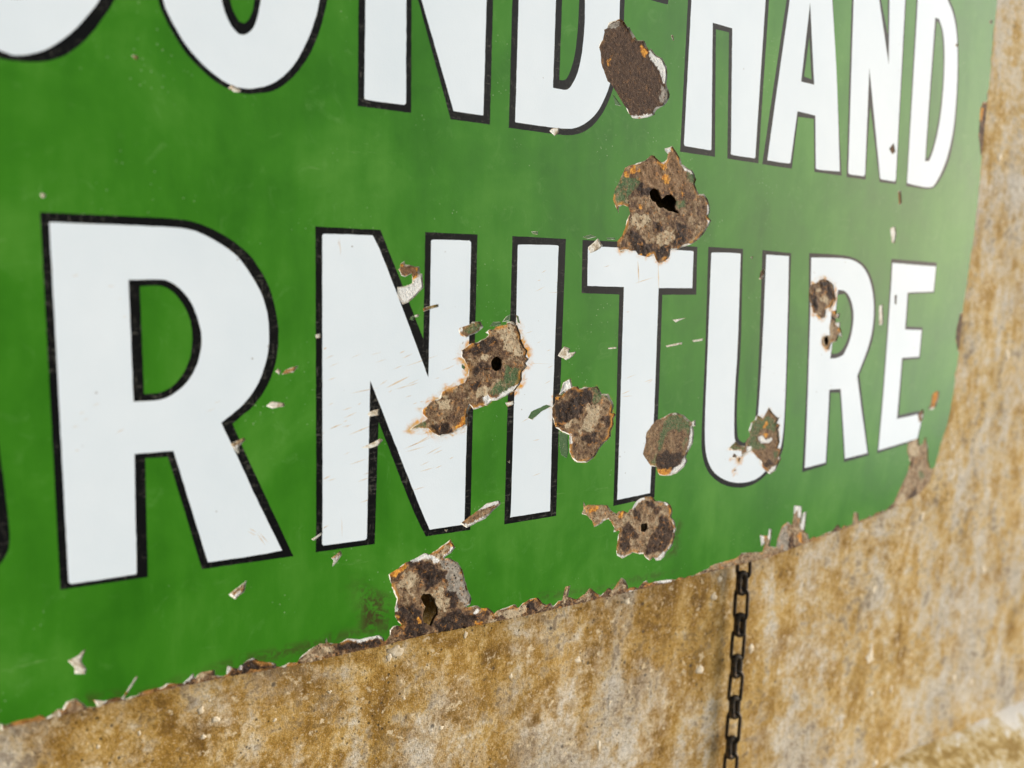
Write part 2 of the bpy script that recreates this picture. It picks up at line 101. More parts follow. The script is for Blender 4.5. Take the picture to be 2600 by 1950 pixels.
["R","mix",0.6,[[300.3,62.1],[302.1,63.1],[314.2,67.1],[319.0,70.9],[321.3,70.7],[325.5,68.0],[328.1,67.6],[330.8,69.6],[331.2,72.7],[329.1,74.0],[328.7,75.4],[334.3,77.3],[340.6,71.4],[342.6,68.1],[345.7,66.7],[350.9,65.3],[352.6,63.3],[354.3,60.4],[353.3,57.7],[357.1,52.3],[361.4,52.6],[364.7,49.8],[366.9,45.5],[366.9,42.4],[365.8,39.9],[368.5,37.6],[367.1,35.1],[362.6,29.2],[357.9,25.4],[353.2,23.0],[345.5,20.9],[342.0,19.4],[337.5,19.2],[336.9,15.7],[335.0,13.5],[329.0,11.1],[326.0,13.1],[324.7,15.7],[320.7,14.2],[312.8,15.2],[311.0,17.3],[306.0,17.5],[300.0,16.4],[297.6,19.6],[297.2,22.1],[300.8,25.6],[303.0,30.7],[303.3,33.7],[305.6,37.6],[304.3,41.2],[300.7,42.2],[297.5,41.1],[297.4,37.4],[295.4,40.2],[293.0,44.5],[294.3,50.3],[296.7,54.6],[298.9,58.5]],[[[319.0,50.4],[321.9,53.2],[325.7,52.0],[326.7,50.0],[328.9,47.4],[331.6,49.7],[335.6,50.7],[338.7,48.7],[340.3,46.9],[339.3,44.1],[340.0,42.4],[342.6,40.4],[340.5,40.2],[337.2,41.1],[334.3,40.9],[330.3,42.8],[328.4,42.0],[326.0,43.1],[324.4,45.3],[321.8,45.6],[320.0,47.4]]],{"coat":[[[300.0,58.6],[311.2,57.9],[312.6,54.3],[307.8,50.6],[304.2,46.2],[303.5,40.7],[297.5,41.1],[292.0,43.6],[292.7,50.2],[296.6,56.6]],[[347.0,65.3],[353.0,65.0],[355.5,60.5],[353.0,57.6],[349.9,58.7],[347.2,62.8]],[[340.0,47.1],[346.5,48.0],[347.4,43.3],[341.5,42.0]]],"white":[[[364.5,48.9],[368.2,45.6],[368.5,42.1],[365.4,41.4]],[[327.5,75.7],[334.3,78.1],[332.8,74.2],[331.2,72.3]],[[327.3,69.8],[330.7,71.4],[331.1,69.4],[328.7,67.0]],[[342.1,67.5],[345.6,67.4],[352.3,66.3],[354.1,62.5],[350.1,63.9],[345.8,64.8]],[[366.3,37.9],[369.4,38.6],[367.8,34.4],[365.9,34.8]]],"orange":[[[331.2,65.8],[331.1,65.3],[330.7,64.8],[330.1,64.5],[329.4,64.5],[328.7,64.6],[328.2,65.0],[328.0,65.5],[328.2,66.0],[328.6,66.5],[329.2,66.8],[329.9,66.8],[330.6,66.7],[331.0,66.3]],[[325.8,57.9],[328.8,61.6],[331.5,60.1],[332.6,60.6],[333.9,59.0],[331.7,56.7],[329.8,58.3]],[[308.5,61.4],[308.4,60.8],[307.9,60.2],[307.1,59.9],[306.3,59.8],[305.5,60.0],[304.9,60.5],[304.7,61.1],[304.9,61.7],[305.4,62.2],[306.1,62.6],[306.9,62.7],[307.7,62.5],[308.3,62.0]],[[312.6,62.0],[312.5,61.4],[312.1,61.0],[311.4,60.7],[310.7,60.6],[310.0,60.8],[309.5,61.2],[309.3,61.7],[309.5,62.2],[309.9,62.7],[310.5,63.0],[311.3,63.1],[311.9,62.9],[312.4,62.5]],[[303.9,58.5],[303.8,58.0],[303.4,57.6],[302.8,57.3],[302.1,57.2],[301.5,57.4],[301.1,57.8],[300.9,58.3],[301.0,58.8],[301.4,59.2],[302.0,59.5],[302.7,59.5],[303.3,59.4],[303.8,59.0]],[[314.9,42.4],[314.7,41.8],[314.3,41.4],[313.7,41.1],[313.0,41.1],[312.4,41.3],[311.9,41.6],[311.8,42.1],[311.9,42.7],[312.3,43.1],[312.9,43.4],[313.6,43.4],[314.2,43.2],[314.7,42.9]],[[346.4,51.0],[346.3,50.6],[345.9,50.3],[345.4,50.0],[344.8,50.0],[344.3,50.1],[343.9,50.4],[343.8,50.8],[343.9,51.3],[344.2,51.6],[344.7,51.8],[345.3,51.9],[345.8,51.7],[346.2,51.4]],[[297.7,18.4],[306.0,17.5],[300.0,15.5]],[[312.8,14.8],[323.5,16.1],[321.4,13.4]],[[331.2,12.9],[335.8,14.8],[335.4,12.6]]],"brown":[[[312.3,67.1],[334.3,77.3],[348.3,63.3],[350.8,54.0],[336.2,51.1],[321.6,53.4],[312.0,54.7],[309.9,60.7]]],"pale":[[[308.5,38.6],[319.8,38.0],[321.2,33.9],[313.5,29.6],[305.7,31.3]],[[326.1,28.2],[338.9,29.7],[340.4,25.5],[332.4,20.8],[326.5,22.6]]],"dark":[[[307.5,28.1],[313.0,28.8],[316.2,23.4],[325.6,19.6],[337.1,21.8],[337.5,15.7],[328.3,12.8],[315.5,15.7],[308.7,18.0],[306.2,22.9]],[[340.9,34.2],[348.1,33.7],[348.8,25.0],[340.7,21.1]],[[310.4,52.5],[316.4,55.5],[321.1,52.5],[319.1,49.0],[311.9,47.6]],[[322.3,34.8],[329.3,32.7],[331.9,28.5],[326.2,27.8]]]}],
["R","mix",1.0,[[200.7,-36.3],[205.2,-33.5],[209.4,-32.5],[214.8,-30.4],[216.4,-28.7],[214.3,-27.7],[216.8,-25.9],[219.2,-26.1],[220.6,-24.4],[226.9,-23.8],[227.1,-22.4],[229.8,-22.0],[233.4,-24.1],[235.3,-28.1],[235.9,-31.5],[237.8,-34.5],[240.1,-37.5],[239.5,-40.5],[241.3,-41.8],[239.1,-43.9],[240.2,-45.6],[237.3,-48.5],[237.2,-52.8],[235.5,-55.8],[232.6,-58.6],[226.2,-61.3],[222.3,-62.8],[219.4,-63.1],[216.5,-65.0],[208.5,-67.1],[206.5,-64.5],[205.2,-67.3],[204.8,-71.0],[205.1,-74.4],[202.6,-76.3],[198.0,-77.6],[194.7,-78.6],[189.8,-79.9],[185.6,-77.1],[182.9,-74.9],[177.6,-74.5],[172.8,-75.1],[175.0,-73.1],[181.1,-70.7],[182.8,-70.0],[179.7,-67.4],[179.4,-65.3],[182.7,-62.7],[188.5,-59.8],[190.2,-57.0],[193.8,-55.6],[202.9,-52.7],[205.2,-49.5],[205.1,-46.6],[204.1,-43.3],[200.8,-39.9]],[[[224.9,-44.0],[224.8,-45.2],[224.4,-46.2],[223.7,-47.0],[222.8,-47.5],[221.8,-47.7],[220.8,-47.5],[220.0,-46.9],[219.2,-46.0],[218.8,-45.0],[218.6,-43.8],[218.7,-42.6],[219.1,-41.6],[219.8,-40.8],[220.6,-40.3],[221.6,-40.1],[222.6,-40.3],[223.5,-40.9],[224.2,-41.7],[224.7,-42.8]]],{"coat":[[[227.1,-45.2],[237.7,-47.3],[237.9,-53.3],[232.5,-56.5],[225.1,-59.1],[220.3,-60.6],[218.2,-56.7],[223.5,-55.2],[227.4,-52.4]],[[172.4,-75.3],[181.5,-70.7],[182.0,-74.4],[176.7,-74.8]]],"white":[[[214.0,-61.5],[216.9,-60.0],[218.9,-62.6],[220.3,-60.6],[221.8,-61.9],[225.1,-59.5],[231.0,-56.8],[237.9,-53.7],[237.5,-56.3],[232.6,-60.3],[226.2,-62.6],[220.9,-64.0],[216.5,-65.4]],[[201.2,-40.3],[203.6,-42.5],[204.1,-44.5],[201.3,-42.8]]],"orange":[[[214.0,-27.5],[216.8,-26.3],[216.4,-28.7]],[[201.9,-69.6],[205.2,-67.7],[205.4,-74.8],[199.8,-77.3],[196.1,-77.9],[200.6,-73.2]],[[179.7,-67.4],[179.2,-64.9],[183.6,-62.3],[181.9,-65.9],[184.2,-70.1]],[[189.3,-57.4],[192.0,-56.7],[191.6,-58.7]]],"pale":[[[220.6,-24.6],[231.9,-23.4],[236.2,-34.5],[238.0,-40.5],[226.4,-38.5],[224.3,-31.7]],[[213.8,-38.2],[218.6,-38.3],[216.8,-42.4],[212.1,-43.1]],[[211.5,-56.4],[217.2,-54.1],[218.3,-60.1],[209.7,-62.1]],[[188.5,-60.2],[195.7,-61.0],[194.9,-66.3],[189.5,-66.3]]],"dark":[[[201.1,-35.9],[219.3,-29.2],[220.9,-33.4],[211.0,-38.5],[204.4,-38.8]],[[205.8,-53.6],[211.4,-52.6],[213.4,-56.0],[207.7,-56.6]],[[185.1,-73.0],[194.2,-72.8],[196.1,-77.1],[189.7,-79.5]],[[207.4,-45.4],[217.3,-43.3],[217.9,-46.6],[209.4,-49.6]]]}],
["R","mix",0.9,[[258.9,-63.0],[262.4,-62.5],[265.5,-60.0],[264.0,-61.9],[261.5,-61.8],[263.2,-57.9],[264.2,-55.3],[269.0,-53.3],[270.4,-58.0],[274.1,-57.9],[275.2,-59.1],[279.6,-58.4],[283.6,-59.0],[287.5,-58.5],[291.1,-62.8],[295.7,-63.0],[298.6,-67.3],[300.2,-70.6],[299.0,-74.2],[301.7,-75.3],[300.1,-78.0],[300.8,-81.3],[298.7,-84.9],[298.9,-88.2],[294.9,-90.6],[291.6,-93.6],[288.4,-98.0],[285.7,-100.0],[281.8,-101.5],[275.6,-100.7],[272.1,-98.3],[270.0,-94.1],[270.1,-90.4],[269.2,-87.2],[269.9,-84.6],[265.4,-82.9],[260.5,-80.3],[259.0,-77.1],[257.5,-73.0],[257.3,-68.6],[259.3,-66.1]],[],{"white":[[[260.8,-62.6],[263.2,-57.0],[264.2,-54.8],[269.5,-52.4],[271.1,-57.8],[266.6,-59.8],[264.5,-61.9]],[[268.6,-87.2],[270.9,-84.2],[272.3,-89.7],[270.1,-90.0]]],"coat":[[[284.7,-58.4],[289.2,-58.1],[291.7,-62.8],[296.3,-63.0],[298.2,-66.3],[292.4,-64.7],[288.0,-68.1],[285.6,-65.2]]],"orange":[[[258.7,-62.9],[262.4,-62.7],[261.4,-64.8],[259.3,-64.7]],[[256.9,-71.2],[259.2,-74.9],[261.0,-80.3],[257.7,-76.5]],[[274.7,-99.0],[274.5,-99.7],[274.0,-100.2],[273.2,-100.4],[272.4,-100.4],[271.6,-100.0],[271.0,-99.4],[270.8,-98.7],[270.9,-98.0],[271.5,-97.5],[272.2,-97.2],[273.1,-97.3],[273.9,-97.7],[274.4,-98.3]],[[302.0,-76.3],[301.9,-76.8],[301.5,-77.2],[300.9,-77.3],[300.3,-77.3],[299.7,-77.0],[299.3,-76.6],[299.1,-76.1],[299.2,-75.6],[299.6,-75.2],[300.2,-75.0],[300.8,-75.1],[301.4,-75.3],[301.8,-75.8]]],"dark":[[[268.7,-58.6],[283.1,-60.1],[285.7,-67.5],[277.9,-68.9],[277.2,-76.0],[269.5,-77.3],[262.0,-79.1],[259.5,-69.6],[264.7,-66.3],[270.5,-63.5]],[[291.2,-75.6],[298.8,-75.6],[297.9,-81.6],[292.0,-79.3]],[[278.8,-86.1],[288.9,-85.1],[289.2,-90.6],[281.3,-91.4]]],"pale":[[[281.2,-68.2],[290.3,-68.7],[289.7,-78.7],[286.6,-84.0],[277.6,-84.2],[280.5,-76.3]],[[265.7,-77.1],[269.5,-76.4],[271.3,-79.7],[267.5,-80.8]]]}],
["R","smoothtan",0.2,[[342.9,-77.4],[348.1,-77.0],[354.7,-78.9],[361.8,-83.6],[365.1,-82.8],[365.7,-86.3],[363.4,-86.7],[364.5,-90.8],[364.2,-96.8],[361.3,-101.5],[358.9,-105.3],[360.5,-108.0],[358.1,-111.3],[353.6,-114.3],[347.8,-115.8],[338.6,-114.8],[335.8,-111.5],[334.9,-109.0],[330.4,-108.1],[327.0,-103.8],[323.7,-100.2],[325.7,-93.6],[325.6,-87.8],[328.8,-84.2],[333.0,-80.7],[339.2,-79.1]],[],{"white":[[[362.0,-86.1],[365.8,-90.8],[365.6,-96.9],[362.0,-102.1],[359.5,-104.4],[361.2,-96.5],[362.0,-90.6]],[[362.1,-83.6],[366.4,-82.4],[366.7,-86.4],[363.1,-87.1]],[[358.5,-104.8],[361.8,-107.6],[358.8,-111.9],[354.4,-115.4],[347.9,-116.7],[345.8,-115.5],[350.1,-111.5],[355.3,-110.0]],[[342.3,-77.4],[348.0,-76.5],[350.8,-78.2],[348.2,-78.2]]],"coat":[[[341.7,-78.8],[349.4,-78.1],[356.9,-80.8],[362.0,-86.6],[361.1,-91.5],[356.1,-88.1],[348.8,-86.6],[343.8,-89.7],[339.2,-97.1],[337.5,-99.9],[335.2,-94.4],[338.5,-87.8]],[[330.4,-107.6],[335.7,-101.2],[334.9,-109.0]],[[356.6,-93.6],[360.6,-93.4],[358.5,-101.3]]],"dark":[[[335.7,-102.2],[343.3,-100.9],[355.2,-101.5],[355.8,-108.5],[350.8,-112.6],[339.0,-111.9],[335.5,-108.1]]],"orange":[[[335.7,-111.0],[348.8,-112.4],[347.8,-115.7],[338.6,-115.0]]]}],
["R","tan",0.2,[[281.3,-124.0],[283.2,-126.6],[284.6,-126.1],[298.5,-128.1],[300.8,-130.5],[302.4,-132.2],[305.9,-134.1],[307.7,-132.9],[311.0,-132.7],[314.6,-134.7],[316.0,-133.0],[317.9,-132.7],[319.6,-129.6],[323.3,-127.3],[328.0,-126.6],[331.9,-126.8],[334.8,-128.0],[336.2,-130.1],[342.0,-131.4],[345.7,-132.2],[348.8,-134.4],[350.8,-138.5],[350.3,-141.9],[353.0,-144.8],[353.9,-147.5],[355.2,-150.2],[354.2,-152.9],[354.4,-155.2],[353.5,-158.3],[352.9,-160.8],[350.5,-163.0],[348.1,-164.2],[346.7,-166.8],[343.6,-168.5],[339.8,-168.2],[337.5,-165.6],[334.8,-167.4],[331.0,-164.9],[329.2,-162.1],[325.6,-161.8],[320.7,-160.1],[316.9,-161.3],[312.3,-162.4],[308.3,-159.6],[307.4,-157.0],[307.6,-154.3],[308.3,-148.0],[309.2,-144.8],[304.7,-145.1],[304.9,-142.7],[302.8,-139.1],[300.4,-136.7],[297.5,-137.2],[294.7,-138.6],[289.7,-140.0],[288.0,-135.9],[285.8,-134.2],[284.2,-132.2],[280.6,-130.9],[281.5,-128.1]],[[[325.8,-144.1],[326.9,-143.1],[330.9,-143.6],[331.4,-147.4],[329.7,-149.0],[326.5,-148.3]]],{"white":[[[349.8,-141.5],[353.9,-144.9],[354.6,-148.2],[352.9,-147.6],[350.9,-143.9]],[[354.3,-158.1],[353.8,-161.5],[350.2,-163.5],[349.2,-162.1],[351.9,-160.0]],[[338.9,-166.8],[342.5,-166.4],[345.2,-163.7],[349.0,-164.0],[347.2,-167.5],[343.2,-169.4],[339.9,-168.9]],[[306.6,-157.2],[311.0,-160.4],[314.6,-161.2],[312.4,-163.0],[308.3,-160.2]],[[317.5,-132.6],[319.6,-129.2],[323.3,-127.0],[327.9,-126.0],[327.3,-128.1],[322.7,-129.6],[320.2,-132.1],[319.1,-133.4]],[[342.4,-132.1],[345.6,-131.5],[348.7,-133.8],[346.3,-134.4]],[[353.1,-149.6],[356.1,-150.3],[354.6,-153.0],[352.9,-152.4]]],"dark":[[[319.1,-133.4],[324.6,-134.5],[326.2,-139.9],[325.2,-142.2],[321.1,-139.8]],[[313.4,-139.7],[317.4,-141.7],[325.7,-149.1],[325.9,-151.6],[318.0,-150.7],[319.2,-155.8],[317.1,-158.9],[310.9,-157.9],[309.5,-149.7],[311.8,-144.0]],[[340.3,-141.2],[347.7,-141.5],[352.1,-148.2],[353.1,-154.7],[351.0,-159.2],[343.9,-163.2],[335.7,-163.1],[330.8,-162.0],[333.2,-153.3],[337.8,-149.3],[341.5,-145.1]],[[329.0,-129.8],[334.6,-130.2],[336.2,-135.0],[329.4,-134.4]],[[341.5,-136.3],[341.3,-137.3],[340.6,-137.9],[339.5,-138.2],[338.2,-138.0],[337.0,-137.4],[336.2,-136.6],[335.8,-135.6],[336.0,-134.7],[336.8,-134.0],[337.9,-133.7],[339.1,-133.9],[340.3,-134.5],[341.2,-135.3]]],"orange":[[[307.1,-135.5],[310.7,-133.0],[314.2,-134.9],[309.4,-136.7]],[[290.9,-130.1],[290.7,-130.8],[290.0,-131.3],[289.0,-131.5],[287.9,-131.3],[286.9,-130.9],[286.1,-130.2],[285.9,-129.5],[286.1,-128.8],[286.7,-128.4],[287.7,-128.2],[288.9,-128.3],[289.9,-128.8],[290.6,-129.4]],[[284.4,-129.6],[284.4,-130.0],[284.1,-130.3],[283.7,-130.4],[283.2,-130.3],[282.7,-130.1],[282.4,-129.7],[282.3,-129.3],[282.4,-129.0],[282.7,-128.7],[283.1,-128.6],[283.6,-128.7],[284.0,-128.9],[284.3,-129.2]],[[331.2,-127.6],[334.4,-127.7],[335.0,-129.6],[332.1,-128.9]],[[338.3,-130.9],[342.4,-132.1],[341.3,-132.9]],[[348.0,-134.6],[350.5,-139.4],[348.8,-139.8]]],"coat":[[[284.3,-126.1],[297.7,-127.2],[296.3,-128.8],[285.0,-127.1]]]}],
["R","mix",0.3,[[162.6,-146.6],[169.8,-142.9],[173.2,-141.4],[178.3,-140.2],[181.8,-138.5],[184.7,-140.0],[196.6,-133.5],[199.5,-138.6],[193.4,-143.0],[196.2,-143.5],[201.3,-146.8],[204.2,-151.5],[205.7,-157.3],[207.7,-163.2],[210.2,-168.0],[209.4,-170.8],[207.0,-171.7],[213.7,-172.5],[215.6,-174.2],[220.5,-174.7],[222.5,-177.3],[224.5,-179.0],[226.5,-177.2],[230.4,-177.1],[236.9,-176.1],[239.6,-178.4],[242.0,-176.6],[246.2,-175.6],[246.7,-186.6],[235.3,-187.0],[220.9,-187.5],[214.1,-186.5],[201.8,-186.5],[192.5,-186.3],[185.3,-185.6],[174.7,-185.0],[166.0,-184.7],[159.7,-184.6],[159.7,-181.7],[163.4,-178.0],[163.4,-175.5],[165.1,-173.8],[169.8,-174.4],[167.8,-171.5],[166.3,-168.7],[166.0,-163.8],[167.0,-159.9],[165.3,-156.3],[163.9,-151.2]],[[[180.0,-161.9],[181.7,-160.2],[185.7,-160.9],[188.0,-163.8],[189.0,-166.9],[190.4,-169.7],[190.4,-172.7],[188.2,-175.2],[186.5,-178.2],[184.7,-177.0],[182.4,-175.3],[181.5,-172.6],[182.3,-169.4],[183.2,-167.1],[181.8,-165.2]]],{"grey":[[[189.8,-142.9],[196.2,-143.1],[201.7,-146.5],[205.1,-151.7],[206.7,-157.5],[208.7,-163.4],[211.2,-168.1],[209.4,-171.3],[204.6,-169.5],[201.7,-164.7],[200.3,-161.9],[195.6,-160.6],[195.1,-155.0],[195.4,-150.5],[192.6,-146.7]]],"pale":[[[224.6,-179.4],[246.3,-177.0],[246.7,-186.6],[220.9,-186.6]],[[187.6,-141.7],[195.1,-137.1],[197.4,-138.2],[191.6,-142.8]],[[167.3,-150.2],[174.1,-148.1],[180.3,-152.5],[175.1,-156.5],[168.2,-154.4]],[[188.4,-159.7],[193.8,-160.3],[196.7,-167.6],[194.5,-172.7],[190.4,-168.5]]],"orange":[[[162.6,-147.0],[169.8,-142.9],[173.2,-141.9],[171.5,-145.2],[168.1,-147.5],[163.9,-149.6]],[[215.6,-173.8],[220.0,-175.5],[219.1,-177.9]],[[211.1,-181.5],[217.8,-181.6],[216.0,-185.6]],[[181.4,-174.7],[181.3,-175.2],[181.0,-175.5],[180.5,-175.6],[179.9,-175.5],[179.4,-175.2],[179.1,-174.7],[179.0,-174.2],[179.1,-173.7],[179.4,-173.4],[179.9,-173.2],[180.5,-173.3],[181.0,-173.7],[181.3,-174.1]],[[195.1,-135.4],[196.9,-134.0],[198.8,-136.8],[196.0,-137.2]],[[166.3,-169.1],[170.6,-172.5],[169.7,-174.0]]],"white":[[[165.3,-159.2],[167.2,-159.9],[167.7,-166.6],[165.8,-167.0]],[[174.0,-141.2],[178.3,-139.8],[181.8,-137.9],[185.3,-139.7],[190.3,-143.8],[189.0,-145.7],[185.4,-142.2],[181.0,-141.5],[177.5,-142.5]],[[211.4,-176.0],[214.2,-174.4],[215.2,-175.4],[212.8,-176.7]],[[192.1,-142.8],[198.3,-137.5],[199.7,-138.6],[193.9,-143.5]]],"dark":[[[173.6,-141.9],[184.9,-142.5],[189.5,-148.2],[195.4,-150.0],[195.1,-155.9],[187.4,-157.0],[181.3,-158.4],[182.0,-152.8],[176.7,-146.9]],[[167.5,-163.2],[177.0,-165.1],[181.5,-170.1],[182.4,-176.1],[184.7,-180.0],[174.6,-182.9],[168.5,-175.8],[168.8,-168.4]],[[188.7,-175.7],[199.1,-172.7],[210.9,-176.7],[220.6,-176.9],[211.1,-182.4],[201.7,-184.8],[191.6,-184.4]],[[195.6,-161.0],[200.2,-161.4],[203.2,-167.9],[200.5,-172.1],[196.3,-167.9]]]}],
["R","edge",0.1,[[63.8,-181.3],[70.2,-175.7],[70.8,-178.1],[73.3,-176.2],[79.4,-176.1],[79.8,-179.7],[84.2,-180.3],[84.8,-175.4],[86.6,-176.8],[89.0,-178.1],[93.3,-175.3],[96.2,-174.4],[99.0,-177.1],[103.9,-178.3],[106.6,-179.9],[106.9,-183.1],[94.1,-183.2],[80.5,-183.4],[63.8,-183.3]],[],{"white":[[[63.4,-181.2],[69.7,-174.8],[71.0,-177.6],[66.5,-180.0]],[[83.8,-180.2],[84.3,-174.8],[87.1,-176.4],[85.2,-179.5]],[[89.0,-177.4],[91.3,-176.9],[90.9,-178.8]],[[93.3,-175.3],[96.2,-173.9],[97.1,-175.7]],[[102.9,-178.0],[106.9,-179.5],[106.9,-182.1],[105.4,-179.6]]],"pale":[[[70.8,-178.1],[73.3,-176.2],[79.7,-175.9],[79.6,-180.2],[72.3,-180.4]]],"dark":[[[85.2,-179.5],[95.7,-175.9],[105.4,-179.6],[105.4,-182.2],[87.0,-182.0]]]}],
["R","edge",0.1,[[115.4,-182.5],[119.0,-178.6],[123.1,-176.3],[127.8,-174.4],[129.9,-175.1],[130.7,-171.6],[131.5,-175.0],[136.9,-176.7],[141.2,-175.1],[148.3,-177.0],[153.4,-176.7],[157.3,-176.8],[160.5,-179.0],[161.1,-181.9],[162.5,-185.1],[148.4,-184.7],[134.7,-185.4],[121.6,-184.5]],[],{"white":[[[140.6,-174.8],[148.3,-176.4],[153.4,-176.4],[157.3,-176.1],[161.3,-179.2],[160.2,-180.1],[156.8,-177.7],[148.4,-178.6],[141.7,-176.1]]],"dark":[[[136.3,-177.1],[141.2,-176.0],[159.6,-179.4],[160.2,-182.3],[137.4,-181.1]]],"pale":[[[117.5,-180.9],[128.4,-174.8],[134.7,-177.3],[132.1,-182.1],[121.6,-183.9]]]}],
["R","edge",0.1,[[243.0,-177.0],[246.2,-175.1],[247.9,-174.8],[252.2,-175.0],[255.9,-178.9],[258.9,-180.7],[261.1,-179.8],[263.1,-182.1],[267.0,-179.7],[269.2,-179.8],[271.1,-172.3],[274.8,-172.0],[273.3,-178.4],[277.6,-180.5],[279.2,-181.4],[285.2,-179.4],[288.9,-176.2],[293.1,-179.5],[297.3,-182.3],[297.2,-186.5],[274.9,-187.0],[243.4,-186.9]],[],{"pale":[[[270.1,-182.2],[271.1,-171.6],[275.6,-171.8],[273.7,-179.1],[271.7,-183.8]],[[278.6,-183.9],[289.0,-176.8],[290.2,-183.5]],[[249.7,-183.2],[255.2,-179.3],[258.3,-182.4],[256.2,-185.2]]],"dark":[[[244.4,-177.3],[251.5,-175.5],[251.0,-181.6],[246.1,-181.9]]],"orange":[[[247.2,-175.3],[252.2,-175.0],[252.3,-176.9]],[[266.4,-181.5],[269.2,-179.8],[268.6,-181.9]]]}],
["R","edge",0,[[303.0,-183.7],[309.1,-177.9],[312.6,-174.2],[315.7,-176.4],[318.5,-181.0],[317.9,-183.5],[325.6,-184.3],[331.5,-182.7],[340.2,-181.6],[355.6,-183.0],[356.8,-185.0],[367.0,-185.1],[372.6,-184.0],[382.0,-182.1],[389.7,-181.0],[390.8,-189.6],[368.5,-189.7],[356.2,-188.8],[325.9,-187.8],[303.2,-186.7]],[],{"pale":[[[302.2,-183.9],[309.1,-177.9],[313.0,-174.0],[317.7,-180.8],[314.6,-184.9]],[[368.1,-186.8],[389.8,-181.4],[390.7,-188.8]]],"white":[[[339.3,-182.1],[355.6,-182.3],[356.8,-185.4],[345.7,-184.0]],[[317.1,-184.1],[325.6,-184.0],[325.7,-185.7]],[[361.4,-185.5],[367.0,-184.8],[367.1,-186.2]]]}],
["R","tan",0,[[387.9,-180.3],[394.4,-179.5],[406.6,-179.2],[413.4,-178.9],[417.9,-176.2],[428.8,-177.5],[439.3,-179.3],[440.5,-172.9],[437.1,-174.9],[434.2,-165.9],[438.9,-167.6],[442.7,-168.2],[443.4,-163.2],[446.5,-164.2],[446.6,-169.8],[446.1,-175.9],[453.4,-178.6],[453.2,-172.9],[457.0,-163.7],[462.6,-161.0],[467.9,-164.3],[468.4,-158.7],[467.7,-150.4],[476.6,-151.6],[478.1,-160.1],[476.9,-166.2],[479.2,-157.1],[483.1,-156.7],[483.5,-171.4],[488.1,-174.3],[490.7,-179.0],[499.0,-178.7],[510.4,-176.8],[520.8,-176.2],[533.2,-175.9],[542.1,-175.1],[541.6,-165.5],[547.4,-166.9],[550.2,-174.1],[570.1,-173.7],[572.4,-182.1],[531.9,-185.8],[492.7,-189.0],[453.1,-189.9],[416.3,-188.9],[388.9,-188.8]],[],{"white":[[[433.5,-165.7],[438.9,-167.6],[440.8,-175.0],[437.2,-175.4]],[[467.4,-157.6],[466.7,-148.7],[477.9,-150.2],[478.3,-161.2],[474.1,-159.5],[472.3,-154.1]],[[478.1,-168.5],[479.1,-156.6],[483.8,-156.2],[483.4,-170.9]],[[442.6,-163.1],[446.4,-163.7],[446.2,-171.8],[443.8,-170.4]]],"orange":[[[474.9,-172.7],[481.0,-171.1],[486.0,-180.3],[480.8,-178.4]]],"dark":[[[463.4,-174.6],[471.5,-171.7],[475.8,-186.1],[468.6,-181.7]]],"grey":[[[453.1,-177.0],[457.0,-164.3],[463.5,-161.6],[467.6,-184.7]]]}],
["R","tan",0,[[602.0,-118.1],[617.4,-115.4],[620.6,-122.0],[625.2,-120.3],[627.4,-114.9],[634.1,-124.0],[637.7,-135.0],[644.5,-143.7],[649.9,-143.6],[655.2,-139.1],[658.6,-144.6],[655.7,-152.3],[656.3,-165.7],[639.4,-172.2],[626.2,-172.5],[616.2,-173.9],[599.2,-176.4],[584.7,-172.8],[595.9,-165.3],[601.5,-154.9],[609.0,-142.5],[610.3,-134.2],[604.4,-126.6]],[],{"coat":[[[626.7,-145.9],[632.6,-143.8],[638.2,-148.7],[633.0,-153.2]]],"dark":[[[618.0,-163.4],[626.0,-155.9],[632.7,-168.3],[622.9,-170.6]],[[609.9,-132.8],[616.2,-132.7],[614.2,-138.8]],[[649.3,-145.7],[655.2,-139.1],[655.3,-147.1]]],"pale":[[[604.0,-121.1],[616.5,-116.7],[623.0,-129.9],[610.3,-130.0]],[[599.8,-165.9],[608.6,-157.9],[614.1,-167.2],[607.2,-169.8]]]}],
["R","edge",0,[[633.1,-78.2],[638.0,-79.5],[638.6,-85.8],[635.9,-91.8],[631.3,-93.6],[624.5,-92.5],[627.4,-89.2],[627.5,-81.0]],[],{"orange":[[[631.7,-77.8],[638.5,-78.8],[638.2,-86.4],[632.2,-92.3],[629.0,-81.7]]]}],
["R","edge",0.2,[[610.6,-96.3],[616.7,-91.6],[619.4,-94.2],[619.9,-100.4],[614.9,-102.8]],[],{"white":[[[615.9,-97.4],[620.2,-94.9],[620.9,-101.9]]]}],
["R","edge",0,[[659.5,-99.1],[660.8,-92.8],[671.7,-94.3],[678.5,-113.6],[663.7,-111.7],[660.6,-106.4]],[],{}],
["R","edge",0,[[643.8,138.4],[646.0,143.2],[657.7,144.7],[661.8,104.9],[650.9,103.8],[644.6,118.0]],[],{"orange":[[[642.7,138.2],[649.0,139.0],[649.1,127.7],[644.4,129.4]]]}],
["R","edge",0,[[649.0,-29.1],[651.4,-16.9],[663.3,-16.9],[668.7,-50.7],[656.9,-47.8],[650.3,-37.8]],[],{}],
["R","edge",0,[[651.3,192.3],[652.6,211.4],[660.8,219.6],[662.8,186.4],[652.9,181.4]],[],{}],
